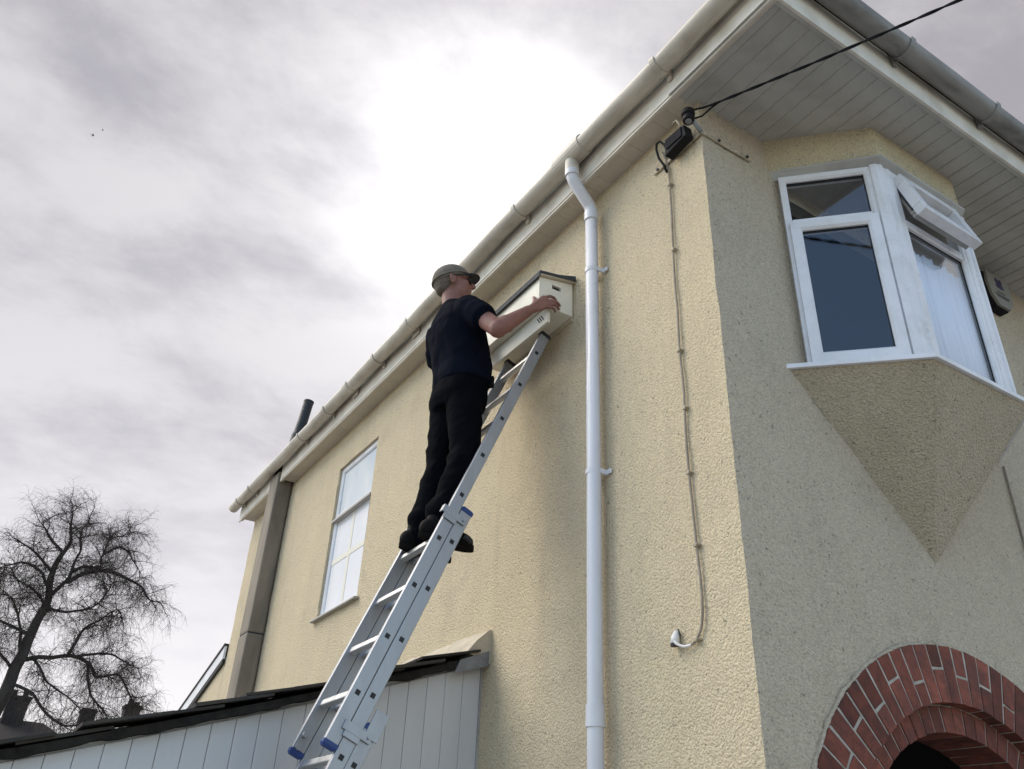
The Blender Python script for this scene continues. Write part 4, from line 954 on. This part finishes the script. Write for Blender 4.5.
for an, tw in ((anR, -.04), (anL, .03)):
    x0 = an.x - .098; yy = an.y; zz = 2.926
    f = V((1, tw, .0)).normalized(); l_ = V((-f.y, f.x, 0))
    fp = lambda a, c, u: V((x0, yy, zz)) + f * a + l_ * c + V((0, 0, u - (a - .10) * .05))
    w = MB()
    w.sphere(fp(.052, 0, .050), (.056, .040, .050), 14, 10); w.sphere(fp(.13, 0, .045), (.085, .043, .045), 14, 10); w.sphere(fp(.196, 0, .036), (.078, .046, .041), 14, 10); w.capsule(fp(.075, 0, .06), fp(.085, 0, .13), .048, .050, 14); w.capsule(fp(.12, 0, .068), fp(.19, 0, .048), .042, .036)
    for q in list(range(len(w.v))):
        x_, y_, z_ = w.v[q]
        fl_ = zz + .022 - (x_ - x0 - .10) * .05
        if z_ < fl_: w.v[q] = (x_, y_, fl_)
    sh = organic('shoe', w, 'leather', per, .006, 3)
    w = MB(); out_ = []
    for k in range(28):
        t = 2 * math.pi * k / 28; a = .136 + .141 * math.cos(t); c = (.043 + .007 * math.cos(t)) * math.sin(t) * (1 - .13 * math.exp(-((a - .12) / .05) ** 2)); out_.append((a, c))
    n = 28; w.v = [tuple(fp(a, c, .0 if not .09 < a < .13 else .008)) for a, c in out_] + [tuple(fp(a, c, .027)) for a, c in out_]
    w.f = [tuple(range(n)), tuple(range(n, 2 * n))] + [(i, (i + 1) % n, n + (i + 1) % n, n + i) for i in range(n)]
    w.build('sole', 'sole', sh)

# ------------------------------------------------------------------ bare tree beyond the gardens
TY = 23.9
LIMBS = {
    'trunk': [(-1.75, 0), (-1.7, 1.5), (-1.58, 3.0), (-1.43, 4.06), (-1.25, 5.05), (-1.17, 5.89), (-1.1, 6.72), (-1.01, 7.32), (-0.94, 8.0), (-1.01, 8.73), (-0.93, 9.32), (-0.84, 9.73)],
    'stem2': [(-0.94, 8.0), (-0.72, 8.41), (-0.59, 8.75), (-0.58, 9.33), (-0.63, 9.72), (-0.61, 10.26)],
    'r1': [(-0.63, 8.49), (-0.2, 8.81), (0.34, 8.96), (0.86, 8.81), (1.22, 8.58), (1.48, 8.26), (1.72, 8.2)],
    'r2': [(-0.98, 7.6), (-0.78, 7.66), (-0.28, 7.67), (0.08, 7.8), (0.35, 8.07), (0.44, 8.4), (0.38, 8.83)],
    'r3': [(-0.04, 6.58), (0.14, 7.17), (0.33, 7.51), (0.6, 7.8), (0.94, 8.06), (1.21, 7.48)],
    'low': [(-1.15, 6.2), (-0.94, 6.31), (-0.09, 6.54), (0.5, 6.44), (0.84, 6.1), (1.32, 6.27), (1.66, 5.92), (2.01, 5.53), (2.27, 5.46)],
    'low2': [(-0.94, 6.31), (-0.74, 6.24), (-0.32, 5.73), (0.32, 5.44), (0.85, 4.86)],
    'low3': [(0.2, 6.54), (0.45, 6.63), (1.01, 6.72), (1.56, 6.5), (1.79, 6.44)],
    'low4': [(-1.2, 5.6), (-0.7, 5.5), (-0.1, 4.9), (0.5, 4.7), (1.1, 4.9), (1.7, 4.6)],
    'low5': [(0.5, 6.44), (0.7, 5.7), (1.2, 5.2), (1.5, 4.7)],
    'l1': [(-1.17, 6.3), (-1.28, 6.81), (-1.44, 7.24), (-1.75, 7.83), (-2.14, 7.88), (-2.36, 7.6)],
    'l2': [(-0.98, 7.7), (-1.13, 7.9), (-1.42, 8.14), (-1.83, 8.24), (-2.05, 8.44), (-2.47, 8.41)],
    'l3': [(-1.2, 5.9), (-1.64, 6.29), (-2.06, 6.34), (-2.34, 6.12)],
    'l4': [(-1.1, 6.9), (-1.81, 7.17), (-2.37, 7.3), (-2.68, 7.01)],
    'l5': [(-0.97, 8.3), (-1.3, 8.66), (-1.78, 8.81), (-2.17, 8.66), (-2.72, 8.72)],
    'ur': [(-0.59, 8.75), (-0.26, 9.02), (0.1, 9.1), (0.08, 9.49), (0.12, 10.03), (0.37, 10.23), (0.79, 10.54)],
    'ur2': [(-0.93, 9.32), (-1.41, 9.79), (-1.73, 10.11)], 'ur3': [(-1.01, 8.72), (-1.63, 9.22), (-2.17, 9.35)], 'ur4': [(-0.84, 9.73), (-0.97, 10.3), (-1.07, 10.75)],
    'ur5': [(0.08, 9.55), (0.45, 9.91), (0.81, 9.72), (1.17, 9.27)],
}
LIMBS = {k_: [(x_, z_ if z_ < 4 else 4 + (z_ - 4) * .945) for x_, z_ in v_] for k_, v_ in LIMBS.items()}
random.seed(11)
tree = thing('bare_tree', (-1.75, TY, 0), 'leafless weeping tree with crooked limbs behind the lean-to roof', 'tree')
tk = MB(); br_ = MB(); tw = MB()
starts = {}
def wob(P, amt):
    out = []
    for i, p in enumerate(P):
        out.append(p + (noise.noise_vector(p * 2.1) * amt if 0 < i else V((0, 0, 0))))
    return out
def twig(p, d, ln, r, lvl):
    pts = [p]; n = 5 if lvl else 6; q = p.copy(); dd = d.normalized(); droop = random.uniform(.10, .30) if lvl else random.uniform(-.02, .12)
    for i in range(n):
        dd = (dd + V((random.gauss(0, .23), random.gauss(0, .23), random.gauss(0, .20) - droop * (i + 1) / n * 1.6))).normalized()
        q = q + dd * ln / n; pts.append(q.copy())
    mbx = br_ if lvl == 0 else tw
    mbx.tube(pts, [r * (1 - .75 * i / n) for i in range(n + 1)], 4 if lvl == 0 else 3, cap=False)
    return pts
def rdir(base, up):
    v = V((random.gauss(0, 1), random.gauss(0, 1), random.gauss(0, .8))).normalized(); return (v * .9 + base * .5 + V((0, 0, up))).normalized()
zoff = {}
def near_depth(nm, p0):
    best = None
    for k, pp in starts.items():
        for q in pp:
            d_ = (V((q.x, q.z)) - V(p0)).length
            if best is None or d_ < best[0]: best = (d_, q.y)
    return best[1] if best else TY
for nm, pl in LIMBS.items():
    y0 = near_depth(nm, pl[0]); dr = 0 if nm == 'trunk' else random.choice((-1, 1)) * random.uniform(.08, .26)
    P = [V((x, y0 + dr * (0 if i == 0 else i) * .5, z)) for i, (x, z) in enumerate(pl)]
    P = cat(P, 6); P = wob(P, .07 if nm != 'trunk' else .05); k = len(P)
    if nm == 'trunk': rad = [.25 * (1 - .82 * (i / (k - 1)) ** .9) for i in range(k)]
    elif nm in ('stem2', 'r1', 'low'): rad = [.066 * (1 - .82 * i / (k - 1)) for i in range(k)]
    else: rad = [.046 * (1 - .82 * i / (k - 1)) for i in range(k)]
    starts[nm] = P
    (tk if nm == 'trunk' else br_).tube(P, rad, 10 if nm == 'trunk' else 6)
    i0 = int(k * .62) if nm == 'trunk' else int(k * .15)
    for i in range(i0, k):
        for _ in range(1 if random.random() < .8 else 2):
            base = (P[min(i + 1, k - 1)] - P[i - 1]).normalized(); hi = P[i].z
            s1 = twig(P[i], rdir(base, .35 if hi > 8.8 else .05), random.uniform(.35, .85), random.uniform(.009, .017), 0)
            for a in range(1, len(s1)):
                for _ in range(3):
                    s2 = twig(s1[a], rdir((s1[a] - s1[a - 1]).normalized(), .35 if hi > 9 else -.05), random.uniform(.25, .6), random.uniform(.0032, .0050), 1)
                    if random.random() < .6: twig(s2[2], rdir((s2[3] - s2[2]).normalized(), -.1), random.uniform(.2, .5), .0030, 2)
                    if random.random() < .6: twig(s2[3], rdir((s2[4] - s2[3]).normalized(), -.1), random.uniform(.2, .5), .0030, 2)
for nm in ('r1', 'r2', 'r3', 'low', 'low3', 'low4', 'low5', 'ur', 'ur5', 'l1', 'l3', 'l4', 'l5'):
    P = starts[nm]
    for i in range(len(P) // 4, len(P)):
        for _ in range(2):
            q = P[i] + V((random.gauss(0, .22), random.gauss(0, .25), random.gauss(0, .10))); pts = [q]; dx_, dy_ = random.gauss(0, .05), random.gauss(0, .05); ln = random.uniform(.5, 1.25)
            for k in range(6):
                q = q + V((dx_ + random.gauss(0, .035), dy_ + random.gauss(0, .035), -ln / 6)); pts.append(q.copy())
            tw.tube(pts, [.0036 * (1 - .5 * k / 6) for k in range(7)], 3, cap=False)
tk.build('trunk', 'bark', tree, smooth=True); lb = br_.build('limbs', 'bark', tree, smooth=True)
cr = tw.build('crown', 'twig', tree); cr['kind'] = 'stuff'

# ------------------------------------------------------------------ far houses behind the tree
fh = thing('far_house', (-3.0, 37.5, 0), 'distant dark brick house with tiled roof and chimney stack behind the tree', 'house')
w = MB(); w.box((-9, 35.0, 0), (1.5, 41, 4.9)); w.build('wall', 'far_brick', fh)
w = MB(); w.add([(-9.4, 34.6, 4.8), (3.0, 34.6, 4.8), (3.0, 41.4, 4.8), (-9.4, 41.4, 4.8), (-7, 38, 6.45), (1.0, 38, 6.35)], [(0, 1, 5, 4), (1, 2, 5), (2, 3, 4, 5), (3, 0, 4), (3, 2, 1, 0)]); rf = w.build('roof', 'far_roof', fh)
w = MB(); w.box((-.50, 37.5, 5.6), (.25, 38.3, 7.05)); w.box((-.56, 37.44, 7.05), (.31, 38.36, 7.17)); st = w.build('chimney', 'far_brick', rf)
for x in (-.32, .08):
    w = MB(); w.tube([(x, 37.9, 7.17), (x, 37.9, 7.42)], [.12, .09], 10); w.build('chimney_pot', 'far_brick', rf)
w = MB(); w.box((-6, 34.97, 2.6), (-4.6, 34.995, 4.0)); w.build('window', 'dark_room', fh); w = MB(); w.box((-2.6, 34.97, 2.6), (-1.2, 34.995, 4.0)); w.build('window', 'dark_room', fh)
fh2 = thing('far_house', (4.5, 39, 0), 'distant low roofed house showing two chimneys just above the lean-to roof', 'house')
w = MB(); w.box((1.9, 36, 0), (9, 42, 4.2)); w.build('wall', 'far_brick', fh2)
w = MB(); w.add([(1.6, 35.6, 4.1), (9.4, 35.6, 4.1), (9.4, 42.4, 4.1), (1.6, 42.4, 4.1), (3.0, 39, 6.0), (8, 39, 6.0)], [(0, 1, 5, 4), (1, 2, 5), (2, 3, 4, 5), (3, 0, 4), (3, 2, 1, 0)]); rf2 = w.build('roof', 'far_roof', fh2)
w = MB(); w.box((2.18, 37.3, 4.6), (2.72, 37.9, 7.0)); w.box((2.14, 37.26, 6.85), (2.76, 37.94, 6.95)); w.build('chimney', 'felt', rf2)
w = MB(); w.box((3.75, 37.3, 4.6), (4.35, 37.9, 7.35)); w.box((3.70, 37.25, 7.2), (4.40, 37.95, 7.32)); w.build('chimney', 'far_brick', rf2)
w = MB(); w.tube([(3.95, 37.6, 7.3), (3.95, 37.6, 7.6)], [.13, .10], 10); w.tube([(4.2, 37.6, 7.3), (4.2, 37.6, 7.5)], [.12, .10], 10); w.build('chimney_pot', 'far_brick', rf2)

# ------------------------------------------------------------------ bird high up
bd = thing('bird', (-4.47, 28.5, 27.3), 'tiny dark bird gliding high under the clouds', 'bird')
w = MB(); c = V((-4.47, 28.5, 27.3)); w.sphere(c, (.16, .05, .045), 10, 6); w.add([c + V((-.14, 0, 0)), c + V((-.27, .05, 0)), c + V((-.27, -.05, 0)), c + V((-.15, 0, .02))], [(0, 1, 2), (0, 1, 3), (0, 2, 3), (1, 2, 3)]); w.build('body', 'bird', bd)
for s in (-1, 1):
    w = MB(); w.add([c + V((.07, s * .03, .01)), c + V((-.06, s * .03, .01)), c + V((-.07, s * .16, .05)), c + V((.03, s * .17, .05)), c + V((-.10, s * .32, .03)), c + V((.0, s * .025, -.01))], [(0, 1, 2, 3), (3, 2, 4), (5, 1, 2), (5, 2, 4), (5, 4, 3), (5, 3, 0), (5, 0, 1)]); w.build('wing', 'bird', bd)
bd2 = MB(); c = V((-4.25, 28.9, 28.1)); bd2.sphere(c, (.035, .018, .015), 8, 5); bd2.add([c, c + V((-.02, .06, .02)), c + V((.02, .055, .02)), c + V((-.02, -.06, .02)), c + V((.02, -.055, .02)), c + V((0, 0, .02))], [(0, 1, 2), (0, 3, 4), (5, 1, 2), (5, 3, 4)])
tag(bd2.build('bird', 'bird'), 'faint smaller speck of a bird just above the gliding one', 'bird')

for o, c in ((bd, V((-4.47, 28.5, 27.3))),):
    for ch in o.children:
        for v in ch.data.vertices: v.co = c + (v.co - c) * .36
